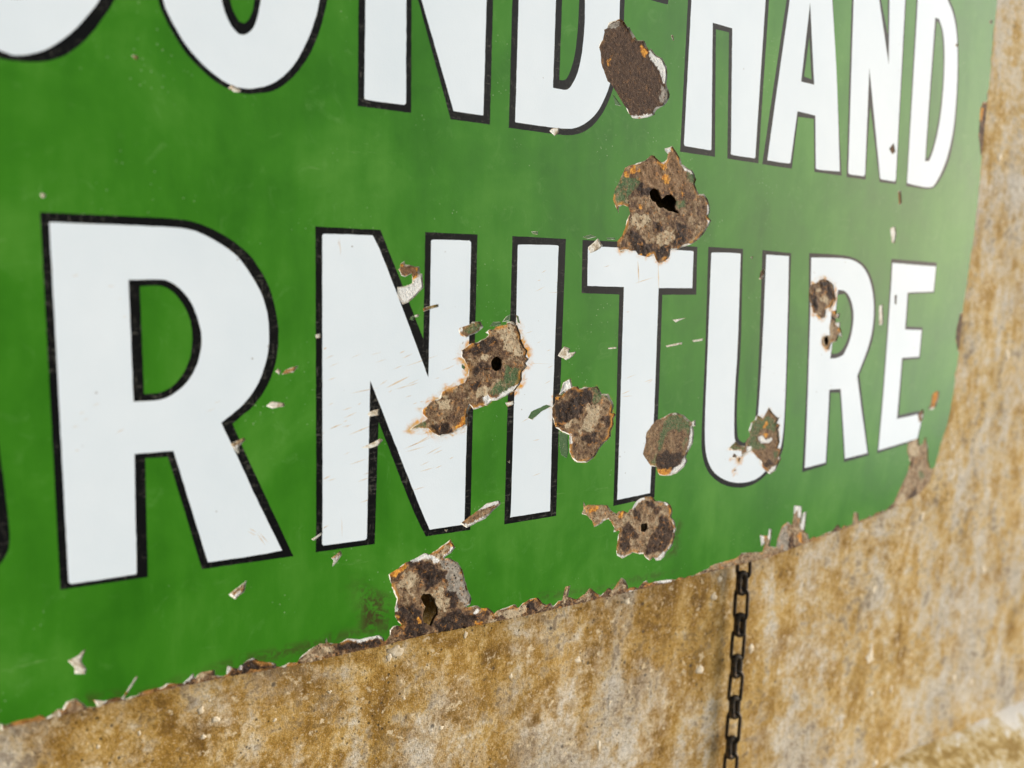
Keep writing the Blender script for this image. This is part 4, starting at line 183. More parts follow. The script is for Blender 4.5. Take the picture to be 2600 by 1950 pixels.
["R","edge",0,[[651.4,-137.8],[651.9,-135.5],[652.5,-133.2],[652.9,-130.8],[653.3,-128.5],[652.9,-126.2],[653.6,-123.8],[654.6,-121.5],[655.1,-119.2],[655.6,-116.9],[656.6,-114.6],[657.6,-112.3],[658.1,-110.0],[658.8,-107.7],[659.2,-105.3],[659.1,-103.1],[659.6,-100.8],[659.8,-98.5],[660.0,-96.2],[659.9,-93.9],[659.6,-91.6],[659.6,-89.3],[660.1,-87.0],[660.1,-84.8],[660.1,-82.6],[660.0,-80.4],[659.7,-78.2],[659.5,-76.0],[659.8,-73.8],[659.4,-71.6],[658.5,-69.4],[657.8,-67.2],[657.9,-65.0],[658.5,-62.8],[659.1,-60.6],[659.3,-58.4],[658.9,-56.2],[658.7,-54.0],[659.1,-51.7],[658.7,-49.5],[658.3,-47.2],[658.4,-44.9],[657.8,-42.6],[657.4,-40.3],[657.5,-38.0],[657.5,-35.7],[657.2,-33.4],[656.8,-31.1],[656.7,-28.8],[656.4,-26.5],[656.0,-24.2],[656.0,-21.9],[655.5,-19.6],[655.3,-17.4],[654.8,-15.1],[654.6,-12.8],[654.6,-10.5],[654.6,-8.2],[654.6,-5.9],[654.9,-3.7],[654.6,-1.4],[654.8,0.8],[654.9,3.1],[654.9,5.3],[655.0,7.6],[655.0,9.9],[655.1,12.1],[655.0,14.4],[655.1,16.6],[655.1,18.9],[654.8,21.1],[655.1,23.4],[654.9,25.6],[654.6,27.9],[654.9,30.3],[655.4,32.6],[655.4,35.0],[655.5,37.3],[655.6,39.7],[655.9,42.1],[655.7,44.4],[655.6,46.8],[655.3,49.0],[655.0,51.2],[655.1,53.4],[655.1,55.7],[654.9,57.9],[654.4,60.1],[654.6,62.3],[655.1,64.5],[655.1,66.7],[654.9,68.9],[654.5,71.1],[654.3,73.4],[654.6,75.6],[653.9,77.8],[653.7,80.0],[654.0,82.2],[654.1,84.4],[654.0,86.6],[653.9,88.8],[653.4,91.1],[653.0,93.3],[652.9,95.5],[653.2,97.7],[652.7,99.9],[652.7,102.1],[653.0,104.3],[652.4,106.5],[651.6,108.8],[651.8,111.0],[652.2,113.2],[652.2,115.4],[652.1,117.7],[652.0,119.9],[652.3,122.1],[652.3,124.4],[651.6,126.6],[651.6,128.8],[652.1,131.1],[652.5,133.3],[652.6,135.5],[652.8,137.8],[652.6,140.0],[652.2,142.2],[652.0,144.5],[651.4,146.7],[651.1,148.9],[651.4,151.1],[652.7,153.4],[652.9,155.6],[652.8,157.8],[652.6,160.1],[652.5,162.3],[652.7,164.5],[652.9,166.8],[652.9,169.0],[652.5,171.2],[651.8,173.4],[651.4,175.7],[652.1,177.9],[652.4,180.1],[651.9,182.4],[652.2,184.6],[652.6,186.8],[652.2,189.0],[652.1,191.3],[652.5,193.5],[652.5,195.7],[652.1,198.0],[652.0,200.2],[652.5,202.4],[652.4,204.7],[652.1,206.9],[652.4,209.1],[652.3,211.3],[652.4,213.6],[652.1,215.8],[651.8,218.0],[653.7,218.0],[653.8,215.8],[653.8,213.6],[653.8,211.3],[653.8,209.1],[653.9,206.9],[653.9,204.7],[653.9,202.4],[653.9,200.2],[654.0,198.0],[654.0,195.7],[654.0,193.5],[654.0,191.3],[654.1,189.0],[654.1,186.8],[654.1,184.6],[654.1,182.4],[654.2,180.1],[654.2,177.9],[654.2,175.7],[654.2,173.4],[654.3,171.2],[654.3,169.0],[654.3,166.8],[654.3,164.5],[654.4,162.3],[654.4,160.1],[654.4,157.8],[654.4,155.6],[654.4,153.4],[654.4,151.1],[654.4,148.9],[654.4,146.7],[654.3,144.5],[654.3,142.2],[654.3,140.0],[654.3,137.8],[654.3,135.5],[654.2,133.3],[654.2,131.1],[654.2,128.8],[654.2,126.6],[654.2,124.4],[654.1,122.1],[654.1,119.9],[654.1,117.7],[654.1,115.4],[654.0,113.2],[654.0,111.0],[654.1,108.8],[654.3,106.5],[654.4,104.3],[654.5,102.1],[654.6,99.9],[654.8,97.7],[654.9,95.5],[655.0,93.3],[655.1,91.1],[655.2,88.8],[655.4,86.6],[655.5,84.4],[655.6,82.2],[655.7,80.0],[655.9,77.8],[656.0,75.6],[656.1,73.4],[656.2,71.1],[656.3,68.9],[656.5,66.7],[656.6,64.5],[656.7,62.3],[656.8,60.1],[656.9,57.9],[657.1,55.7],[657.2,53.4],[657.3,51.2],[657.4,49.0],[657.6,46.8],[657.4,44.4],[657.3,42.1],[657.2,39.7],[657.1,37.3],[656.9,35.0],[656.8,32.6],[656.7,30.3],[656.6,27.9],[656.5,25.6],[656.5,23.4],[656.5,21.1],[656.5,18.9],[656.5,16.6],[656.4,14.4],[656.4,12.1],[656.4,9.9],[656.4,7.6],[656.4,5.3],[656.3,3.1],[656.3,0.8],[656.3,-1.4],[656.3,-3.7],[656.3,-5.9],[656.2,-8.2],[656.5,-10.5],[656.7,-12.8],[656.9,-15.1],[657.2,-17.4],[657.4,-19.6],[657.6,-21.9],[657.8,-24.2],[658.1,-26.5],[658.3,-28.8],[658.5,-31.1],[658.7,-33.4],[659.0,-35.7],[659.2,-38.0],[659.4,-40.3],[659.7,-42.6],[659.9,-44.9],[660.1,-47.2],[660.3,-49.5],[660.6,-51.7],[660.6,-54.0],[660.7,-56.2],[660.8,-58.4],[660.9,-60.6],[661.0,-62.8],[661.0,-65.0],[661.1,-67.2],[661.2,-69.4],[661.3,-71.6],[661.3,-73.8],[661.4,-76.0],[661.5,-78.2],[661.6,-80.4],[661.7,-82.6],[661.7,-84.8],[661.8,-87.0],[661.7,-89.3],[661.6,-91.6],[661.5,-93.9],[661.4,-96.2],[661.3,-98.5],[661.2,-100.8],[661.1,-103.1],[661.0,-105.3],[660.3,-107.7],[659.6,-110.0],[659.0,-112.3],[658.3,-114.6],[657.6,-116.9],[657.0,-119.2],[656.3,-121.5],[655.8,-123.8],[655.4,-126.2],[654.9,-128.5],[654.4,-130.8],[654.0,-133.2],[653.5,-135.5],[653.0,-137.8]],[],{}]],"scr":[[[159.9,-53.7],[166.5,-51.3],[172.8,-48.2],[166.1,-50.6]],[[141.7,-55.4],[149.3,-54.4],[157.1,-53.2],[149.3,-54.1]],[[132.0,-71.5],[135.2,-70.7],[138.3,-69.4],[135.0,-70.2]],[[141.0,-75.1],[147.6,-73.2],[154.1,-70.9],[147.4,-72.8]],[[141.8,-89.2],[146.5,-88.3],[151.1,-87.1],[146.4,-88.0]],[[169.6,-84.2],[177.6,-82.0],[185.5,-79.3],[177.4,-81.5]],[[170.4,-85.8],[176.3,-84.9],[182.1,-83.7],[176.2,-84.6]],[[177.0,-81.7],[180.5,-80.5],[183.8,-78.8],[180.3,-80.0]],[[129.0,-34.5],[130.1,-34.3],[130.8,-33.5],[129.8,-33.8]],[[129.0,-95.0],[131.0,-94.5],[132.7,-93.5],[130.8,-94.0]],[[169.8,-43.6],[178.9,-41.2],[188.1,-38.4],[178.8,-40.9]],[[156.3,-52.4],[158.8,-51.1],[161.1,-49.6],[158.6,-50.9]],[[150.9,-56.9],[153.1,-56.3],[155.2,-55.3],[152.9,-56.0]],[[181.4,-88.3],[186.1,-86.5],[190.8,-84.4],[185.9,-86.2]],[[152.3,-37.6],[155.0,-37.0],[157.7,-36.2],[155.0,-36.8]],[[128.3,-73.4],[129.1,-73.2],[129.7,-72.8],[128.9,-73.0]],[[264.0,-6.5],[257.9,-6.5],[251.9,-6.7],[257.9,-6.7]],[[305.2,-63.8],[308.6,-63.1],[311.9,-61.9],[308.4,-62.7]],[[305.8,-65.2],[309.6,-65.3],[313.3,-65.1],[309.5,-65.0]],[[322.1,-57.4],[325.7,-56.8],[329.2,-55.9],[325.5,-56.5]],[[324.6,-58.4],[326.7,-57.5],[328.6,-56.3],[326.5,-57.3]],[[247.5,3.3],[249.1,4.1],[250.4,5.0],[248.9,4.3]],[[310.5,-1.0],[318.5,1.0],[326.4,3.3],[318.3,1.3]],[[234.3,-43.6],[246.5,-44.4],[259.1,-45.1],[246.5,-44.3]],[[94.9,-113.5],[96.5,-114.9],[98.3,-116.1],[96.7,-114.6]],[[94.2,-114.8],[96.2,-116.3],[98.2,-117.5],[96.3,-116.0]],[[98.3,-116.1],[100.1,-119.5],[102.3,-122.8],[100.4,-119.3]],[[98.9,-115.5],[101.2,-118.8],[103.7,-121.9],[101.4,-118.6]],[[128.3,-118.8],[130.2,-118.1],[132.0,-117.1],[130.0,-117.8]],[[138.1,-114.2],[138.2,-119.3],[138.5,-124.4],[138.4,-119.3]],[[80.6,-56.7],[82.2,-56.2],[83.8,-55.6],[82.1,-56.1]],[[77.3,-60.2],[79.6,-59.4],[81.8,-58.5],[79.5,-59.3]],[[136.6,16.1],[136.8,12.0],[137.3,7.9],[137.1,12.0]],[[135.8,15.4],[136.1,13.6],[136.6,11.9],[136.3,13.7]],[[312.8,12.9],[313.3,6.0],[314.5,-0.9],[314.1,6.1]],[[328.2,11.7],[328.7,3.4],[329.9,-5.0],[329.4,3.4]],[[137.6,-71.1],[140.5,-70.7],[143.4,-70.1],[140.5,-70.5]],[[195.5,-41.1],[197.2,-40.6],[198.6,-39.8],[197.0,-40.3]],[[154.3,-73.2],[157.6,-72.6],[160.8,-71.8],[157.5,-72.4]],[[185.6,-88.2],[188.6,-87.4],[191.5,-86.3],[188.4,-87.1]],[[199.9,-51.9],[203.1,-51.1],[206.3,-50.0],[203.0,-50.8]],[[170.2,-53.0],[174.0,-51.6],[177.8,-50.0],[173.9,-51.4]],[[161.2,-55.8],[162.5,-55.4],[163.7,-54.8],[162.4,-55.2]],[[139.0,-84.3],[140.6,-83.8],[142.2,-83.1],[140.5,-83.6]],[[131.2,-48.8],[133.2,-48.3],[135.2,-47.5],[133.1,-48.0]],[[178.2,-61.5],[179.3,-61.4],[180.4,-61.0],[179.2,-61.0]],[[161.0,-87.6],[162.2,-87.6],[163.4,-87.3],[162.1,-87.3]],[[170.0,-58.7],[172.1,-58.3],[174.2,-57.8],[172.1,-58.1]],[[130.7,-95.9],[133.1,-95.7],[135.5,-95.1],[133.0,-95.4]],[[142.1,-39.0],[145.0,-37.8],[147.8,-36.5],[144.9,-37.7]],[[186.2,-50.2],[187.6,-50.0],[189.0,-49.6],[187.5,-49.8]],[[180.6,-73.7],[184.8,-73.0],[188.9,-72.0],[184.7,-72.7]],[[146.7,-108.4],[150.9,-107.7],[155.0,-106.7],[150.8,-107.4]],[[150.6,-90.9],[151.7,-90.9],[152.8,-90.6],[151.7,-90.6]],[[145.8,-98.0],[149.3,-97.3],[152.7,-96.2],[149.1,-97.0]],[[178.4,-96.4],[182.8,-95.8],[187.2,-94.9],[182.7,-95.5]],[[138.6,-67.0],[142.2,-65.8],[145.6,-64.3],[142.0,-65.5]],[[131.3,-60.4],[132.8,-59.9],[134.2,-59.1],[132.7,-59.7]],[[145.5,-61.0],[146.7,-60.7],[147.8,-60.1],[146.6,-60.4]],[[139.7,-71.2],[141.0,-70.9],[142.1,-70.4],[140.9,-70.7]],[[131.5,-42.6],[134.2,-41.7],[136.9,-40.6],[134.2,-41.5]],[[174.2,-62.2],[175.7,-62.0],[177.1,-61.5],[175.6,-61.7]],[[194.4,-44.6],[195.9,-44.3],[197.2,-43.7],[195.7,-44.0]],[[195.0,-91.5],[196.4,-91.2],[197.7,-90.6],[196.2,-90.9]],[[138.7,-68.6],[139.8,-68.4],[140.9,-67.8],[139.7,-68.1]],[[187.0,-95.6],[189.1,-95.1],[191.1,-94.3],[189.0,-94.8]],[[138.2,-63.1],[140.8,-62.6],[143.3,-61.8],[140.7,-62.3]],[[171.0,-53.4],[174.2,-52.7],[177.4,-51.7],[174.1,-52.4]],[[148.9,-94.8],[151.3,-94.3],[153.7,-93.5],[151.2,-94.0]],[[164.8,-54.5],[169.3,-53.7],[173.7,-52.6],[169.2,-53.4]],[[166.9,-37.1],[168.5,-36.7],[169.9,-35.9],[168.3,-36.3]],[[174.3,-105.6],[178.1,-105.0],[181.9,-104.2],[178.0,-104.7]],[[152.4,-91.4],[154.7,-91.1],[157.0,-90.6],[154.6,-90.8]],[[178.2,-93.5],[181.3,-92.6],[184.3,-91.5],[181.2,-92.4]],[[168.1,-39.7],[171.1,-38.7],[174.0,-37.4],[171.0,-38.4]],[[186.5,-74.4],[190.8,-73.8],[195.1,-72.8],[190.7,-73.4]],[[154.2,-41.5],[157.3,-40.6],[160.3,-39.6],[157.2,-40.4]],[[189.7,-46.2],[193.1,-45.4],[196.4,-44.3],[193.0,-45.1]],[[163.4,-45.0],[166.2,-44.0],[168.9,-42.8],[166.1,-43.8]],[[129.7,-39.1],[132.1,-38.1],[134.4,-36.9],[132.0,-37.9]],[[201.4,-78.7],[203.0,-78.4],[204.5,-77.9],[202.9,-78.2]],[[179.7,-77.5],[181.9,-77.2],[183.9,-76.6],[181.7,-76.8]],[[253.2,-47.1],[255.3,-46.5],[257.2,-45.6],[255.2,-46.3]],[[256.4,-1.6],[257.9,-1.3],[259.2,-0.7],[257.8,-1.1]],[[245.0,-0.8],[246.1,-0.7],[247.2,-0.3],[246.0,-0.4]],[[245.3,-86.1],[247.8,-86.0],[250.3,-85.6],[247.7,-85.7]],[[235.5,-48.6],[238.7,-47.3],[241.6,-45.8],[238.5,-47.1]],[[245.5,-105.6],[248.9,-105.0],[252.1,-104.2],[248.7,-104.8]],[[252.3,-38.0],[253.8,-37.6],[255.1,-37.1],[253.6,-37.4]],[[237.5,-75.7],[240.5,-74.5],[243.4,-73.2],[240.3,-74.3]],[[243.7,-6.6],[246.9,-5.2],[250.0,-3.6],[246.8,-5.0]],[[259.2,-68.0],[262.0,-67.5],[264.7,-66.7],[261.9,-67.2]],[[238.1,-28.4],[240.9,-27.8],[243.5,-27.0],[240.8,-27.6]],[[251.7,-55.6],[253.9,-54.8],[255.9,-53.7],[253.7,-54.6]],[[238.6,-53.1],[240.1,-52.6],[241.3,-51.9],[239.9,-52.4]],[[245.8,-33.6],[247.2,-33.2],[248.6,-32.6],[247.1,-33.0]],[[295.9,-4.5],[297.1,-4.4],[298.3,-4.1],[297.1,-4.2]],[[307.5,-54.8],[311.7,-53.9],[315.9,-52.7],[311.6,-53.7]],[[327.2,-93.5],[330.2,-93.4],[333.1,-93.1],[330.1,-93.2]],[[297.8,-39.1],[299.1,-38.9],[300.3,-38.5],[299.0,-38.7]],[[288.3,7.6],[290.9,8.1],[293.4,8.9],[290.8,8.3]],[[299.3,-34.6],[302.7,-34.6],[306.0,-34.3],[302.6,-34.3]],[[281.3,-63.2],[284.2,-62.7],[286.9,-61.9],[284.0,-62.4]],[[301.5,-89.7],[302.7,-89.9],[303.9,-89.8],[302.7,-89.6]],[[306.0,-16.9],[307.3,-17.0],[308.7,-16.8],[307.3,-16.7]],[[296.3,-31.1],[299.3,-30.4],[302.2,-29.5],[299.2,-30.1]],[[294.8,-11.6],[297.8,-11.7],[300.8,-11.6],[297.8,-11.5]],[[296.6,-28.5],[299.0,-28.6],[301.4,-28.5],[299.0,-28.4]],[[34.3,-55.3],[35.7,-54.6],[37.1,-53.7],[35.7,-54.4]],[[29.3,-57.8],[30.3,-57.7],[31.4,-57.5],[30.3,-57.5]],[[42.4,-66.6],[44.1,-65.9],[45.8,-65.0],[44.0,-65.7]],[[44.6,-12.7],[45.2,-12.6],[45.8,-12.4],[45.2,-12.5]],[[30.6,-60.6],[31.7,-60.4],[32.7,-59.9],[31.6,-60.2]],[[40.9,-7.8],[42.2,-7.7],[43.5,-7.4],[42.2,-7.5]],[[26.5,-63.3],[27.8,-63.1],[29.1,-62.6],[27.8,-62.9]],[[27.3,-72.6],[28.2,-72.7],[29.0,-72.5],[28.2,-72.5]],[[28.5,-4.0],[29.9,-3.8],[31.3,-3.4],[29.9,-3.6]],[[45.9,-20.0],[46.8,-19.7],[47.7,-19.2],[46.8,-19.5]]],"dirt":[[[145.1,-147.9],[149.9,-147.2],[164.8,-156.2],[165.9,-171.1],[163.0,-175.4],[149.3,-176.6],[133.3,-177.1],[125.6,-172.7],[145.2,-169.7]],[[55.7,-175.9],[87.2,-170.9],[111.4,-170.6],[137.4,-169.2],[166.0,-169.5],[166.1,-178.5],[137.4,-176.2],[111.4,-180.5],[77.8,-176.7],[55.6,-180.7]],[[237.9,-171.1],[253.5,-171.5],[297.6,-175.8],[330.7,-173.7],[367.3,-178.8],[340.1,-180.9],[297.9,-179.8],[259.6,-178.9]],[[165.0,6.3],[168.0,9.4],[175.3,6.7],[177.0,4.2],[169.2,6.4]],[[23.9,-172.7],[42.3,-175.3],[63.8,-177.8],[97.7,-172.0],[97.7,-177.9],[63.7,-180.6],[41.0,-180.5],[23.6,-181.4]],[[352.8,-139.5],[361.3,-146.6],[359.5,-168.3],[342.8,-170.5],[353.4,-159.3]]],"flecks":[[76.6,-203.1,1.7,1.7],[82.9,-209.1,2.3,1.6],[50.2,-207.1,0.8,1.1],[77.4,-216.4,1.4,1.2],[80.5,-199.3,0.7,0.8],[174.6,-196.2,5.0,3.5],[171.3,-199.2,2.0,3.0],[217.1,-196.2,1.5,2.3],[180.2,-224.2,0.9,1.1],[333.8,-199.7,2.6,2.1],[409.4,-209.6,3.4,2.8],[414.5,-199.2,2.3,2.8],[450.7,-256.4,2.9,4.2],[322.5,-263.6,1.3,2.1],[315.2,-290.5,1.3,4.3],[295.9,-229.7,2.7,2.3],[400.5,-260.4,3.8,3.2],[588.7,-238.0,2.6,3.3],[591.3,-295.3,5.9,6.6],[593.2,-286.8,2.1,4.1],[646.9,-185.0,2.8,4.1],[719.9,-343.7,3.3,3.9],[752.1,-356.1,3.4,4.8],[597.7,-327.2,2.7,3.2],[625.2,-330.0,2.8,3.2],[611.9,-393.4,4.5,3.7],[111.1,-217.4,1.0,1.0],[139.1,-210.2,1.2,1.1],[202.3,-246.9,1.7,1.2],[247.8,-228.2,1.4,1.7],[33.5,-209.0,0.9,0.9],[753.5,-53.2,3.9,4.9],[709.4,109.9,3.6,4.3],[751.7,-249.1,4.0,4.6]]}''')

# ------------------------------------------------------------------ node helper
class NT:
    def __init__(s, name):
        s.m = bpy.data.materials.new(name)
        s.m.use_nodes = True
        s.t = s.m.node_tree
        s.b = s.t.nodes['Principled BSDF']
        s.co = s.t.nodes.new('ShaderNodeTexCoord').outputs['Object']
    def put(s, inp, v):
        if hasattr(v, 'is_output') or isinstance(v, bpy.types.NodeSocket):
            s.t.links.new(v, inp)
        elif isinstance(v, tuple) and len(v) == 3 and inp.type == 'RGBA':
            inp.default_value = (*v, 1)
        else:
            inp.default_value = v
    def noise(s, scale, detail=4, rough=0.55, dist=0.0, stretch=None, seed=0.0):
        n = s.t.nodes.new('ShaderNodeTexNoise')
        mp = s.t.nodes.new('ShaderNodeMapping')
        s.t.links.new(s.co, mp.inputs[0])
        mp.inputs['Location'].default_value = (seed * .037, seed * .021, seed * .053)
        if stretch: mp.inputs['Scale'].default_value = stretch
        s.t.links.new(mp.outputs[0], n.inputs['Vector'])
        n.inputs['Scale'].default_value = scale
        n.inputs['Detail'].default_value = detail
        n.inputs['Roughness'].default_value = rough
        n.inputs['Distortion'].default_value = dist
        return n.outputs['Fac']
    def voro(s, scale, feature='F1', stretch=None, rand=1.0):
        n = s.t.nodes.new('ShaderNodeTexVoronoi')
        n.feature = feature
        mp = s.t.nodes.new('ShaderNodeMapping')
        if stretch: mp.inputs['Scale'].default_value = stretch
        s.t.links.new(s.co, mp.inputs[0])
        s.t.links.new(mp.outputs[0], n.inputs['Vector'])
        n.inputs['Scale'].default_value = scale
        n.inputs['Randomness'].default_value = rand
        return n
    def math(s, op, a, b=0.0, c=0.0):
        n = s.t.nodes.new('ShaderNodeMath'); n.operation = op
        s.put(n.inputs[0], a); s.put(n.inputs[1], b); s.put(n.inputs[2], c)
        return n.outputs[0]
    def step(s, v, lo, hi, a=0.0, b=1.0):
        n = s.t.nodes.new('ShaderNodeMapRange'); n.interpolation_type = 'SMOOTHSTEP'
        s.put(n.inputs['Value'], v)
        n.inputs['From Min'].default_value = lo; n.inputs['From Max'].default_value = hi
        n.inputs['To Min'].default_value = a; n.inputs['To Max'].default_value = b
        return n.outputs[0]
    def mix(s, f, a, b, blend='MIX'):
        n = s.t.nodes.new('ShaderNodeMix'); n.data_type = 'RGBA'; n.blend_type = blend
        s.put(n.inputs[0], f); s.put(n.inputs[6], a); s.put(n.inputs[7], b)
        return n.outputs[2]
    def ramp(s, v, stops):
        n = s.t.nodes.new('ShaderNodeValToRGB')
        s.put(n.inputs[0], v)
        e = n.color_ramp.elements
        while len(e) < len(stops): e.new(0.5)
        for el, (p, c) in zip(e, stops):
            el.position = p; el.color = (*c, 1)
        return n.outputs[0]
    def attr(s, name):
        n = s.t.nodes.new('ShaderNodeAttribute'); n.attribute_name = name
        sp = s.t.nodes.new('ShaderNodeSeparateColor')
        s.t.links.new(n.outputs['Color'], sp.inputs[0])
        return sp.outputs[0], sp.outputs[1], sp.outputs[2], n.outputs['Alpha']
    def bump(s, h, dist, strength=1.0, prev=None):
        n = s.t.nodes.new('ShaderNodeBump')
        s.put(n.inputs['Height'], h)
        n.inputs['Distance'].default_value = dist
        n.inputs['Strength'].default_value = strength
        if prev is not None: s.t.links.new(prev, n.inputs['Normal'])
        return n.outputs[0]
    def out(s, col, rough, normal=None, spec=0.5, metal=0.0, film=0.0):
        s.put(s.b.inputs['Base Color'], col)
        s.put(s.b.inputs['Roughness'], rough)
        s.put(s.b.inputs['Specular IOR Level'], spec)
        s.put(s.b.inputs['Metallic'], metal)
        s.b.inputs['Sheen Weight'].default_value = film
        s.b.inputs['Sheen Roughness'].default_value = .25
        if normal is not None: s.t.links.new(normal, s.b.inputs['Normal'])
        return s.m

def enamel_common(t, col, rough, peel=0.00006, spec=.09):
    st, di, _, _ = t.attr('wear')
    nA = t.noise(420, 5, .65, .4, seed=1)
    nB = t.noise(130, 6, .7, .8, seed=4)
    nC = t.noise(2600, 3, .6, seed=5)
    nD = t.noise(300, 3, .55, .5, seed=6)
    f = t.step(t.math('ADD', st, t.math('MULTIPLY', t.math('SUBTRACT', nD, .5), t.math('ADD', t.math('MULTIPLY', st, 1.6), .05))), .28, .85)
    f = t.math('MULTIPLY', f, t.step(nB, .42, .60, .12, 1))
    stc = t.mix(t.step(nD, .4, .65), (.55, .36, .16), (.66, .30, .04))
    col = t.mix(f, col, stc)
    g = t.math('MULTIPLY', di, t.step(t.math('ADD', t.math('MULTIPLY', nB, .7), t.math('MULTIPLY', nA, .3)), .43, .54))
    col = t.mix(t.math('MULTIPLY', g, .9), col, (.045, .03, .012))
    rough = t.mix(t.math('MAXIMUM', f, g), rough, (.8, .8, .8))
    pl = t.noise(1500, 2, .5, seed=7)
    wv = t.noise(28, 3, .5, seed=8)
    b = t.bump(pl, peel, .5)
    b = t.bump(wv, .0006, .35, b)
    return t.out(col, rough, b, spec)

def mat_green():
    t = NT('green_enamel')
    n1 = t.noise(14, 5, .6, .5, seed=2)
    n2 = t.noise(55, 4, .6, stretch=(1.0, 1.0, .25), seed=3)
    v = t.math('ADD', t.math('MULTIPLY', n1, .65), t.math('MULTIPLY', n2, .35))
    c = t.ramp(v, [(.33, (.023, .132, .007)), (.5, (.038, .184, .011)), (.66, (.070, .240, .026))])
    n6 = t.noise(75, 6, .72, 1.2, seed=17)
    c = t.mix(t.step(n6, .55, .78, 0, .35), c, (.13, .30, .075))
    sc = t.noise(330, 4, .7, seed=18, stretch=(.12, 1, 1))
    c = t.mix(t.math('MULTIPLY', t.step(sc, .64, .72), t.step(n1, .5, .6, 0, .35)), c, (.20, .33, .12))
    dust = t.voro(420)
    d = t.math('MULTIPLY', t.step(dust.outputs['Distance'], .16, .08), t.step(t.noise(40, 3, .6, seed=9), .56, .66))
    c = t.mix(t.math('MULTIPLY', d, .45), c, (.45, .55, .35))
    r = t.math('ADD', .27, t.math('MULTIPLY', n1, .16))
    return enamel_common(t, c, r)

def mat_white():
    t = NT('white_enamel')
    n1 = t.noise(18, 4, .6, seed=12)
    c = t.ramp(n1, [(.3, (.65, .735, .80)), (.7, (.705, .78, .84))])
    n3 = t.noise(1900, 2, .6, seed=13)
    c = t.mix(t.step(n3, .60, .75, 0, .14), c, (.5, .52, .52))
    v = t.voro(150)
    sp = t.math('MULTIPLY', t.step(v.outputs['Distance'], .075, .04), t.step(t.noise(22, 3, .6, seed=15), .52, .6))
    c = t.mix(t.math('MULTIPLY', sp, .75), c, t.mix(t.noise(90, 2, seed=16), (.25, .16, .07), (.12, .11, .09)))
    r = t.math('ADD', .22, t.math('MULTIPLY', n3, .2))
    return enamel_common(t, c, r, .00009)

def mat_black():
    t = NT('black_enamel')
    n1 = t.noise(900, 4, .7, seed=20, stretch=(1, 1, .22))
    n2 = t.noise(60, 4, .6, seed=21)
    n4 = t.noise(700, 3, .7, seed=23, stretch=(.3, 1, 1.2))
    f = t.math('MULTIPLY', t.step(t.math('MAXIMUM', n1, n4), .54, .74), t.step(n2, .40, .60))
    c = t.mix(t.math('MULTIPLY', f, .65), (.006, .0065, .007), (.13, .125, .105))
    r = t.math('ADD', .28, t.math('MULTIPLY', f, .5))
    return enamel_common(t, c, r, spec=.06)

def mat_fracture():
    t = NT('enamel_fracture')
    n = t.noise(700, 4, .7, seed=30)
    n2 = t.noise(240, 4, .65, seed=31)
    c = t.ramp(n, [(.3, (.42, .36, .26)), (.5, (.66, .64, .56)), (.7, (.78, .79, .75))])
    c = t.mix(t.step(n2, .53, .63), c, t.mix(n, (.10, .055, .025), (.55, .27, .07)))
    return t.out(c, .55, t.bump(n, .0002, .6), .3)

def mat_scratch():
    t = NT('rusty_scratch')
    n = t.noise(300, 3, .6, seed=33)
    c = t.ramp(n, [(.35, (.62, .55, .46)), (.5, (.60, .45, .28)), (.68, (.38, .22, .10))])
    return t.out(c, .6, None, .2)

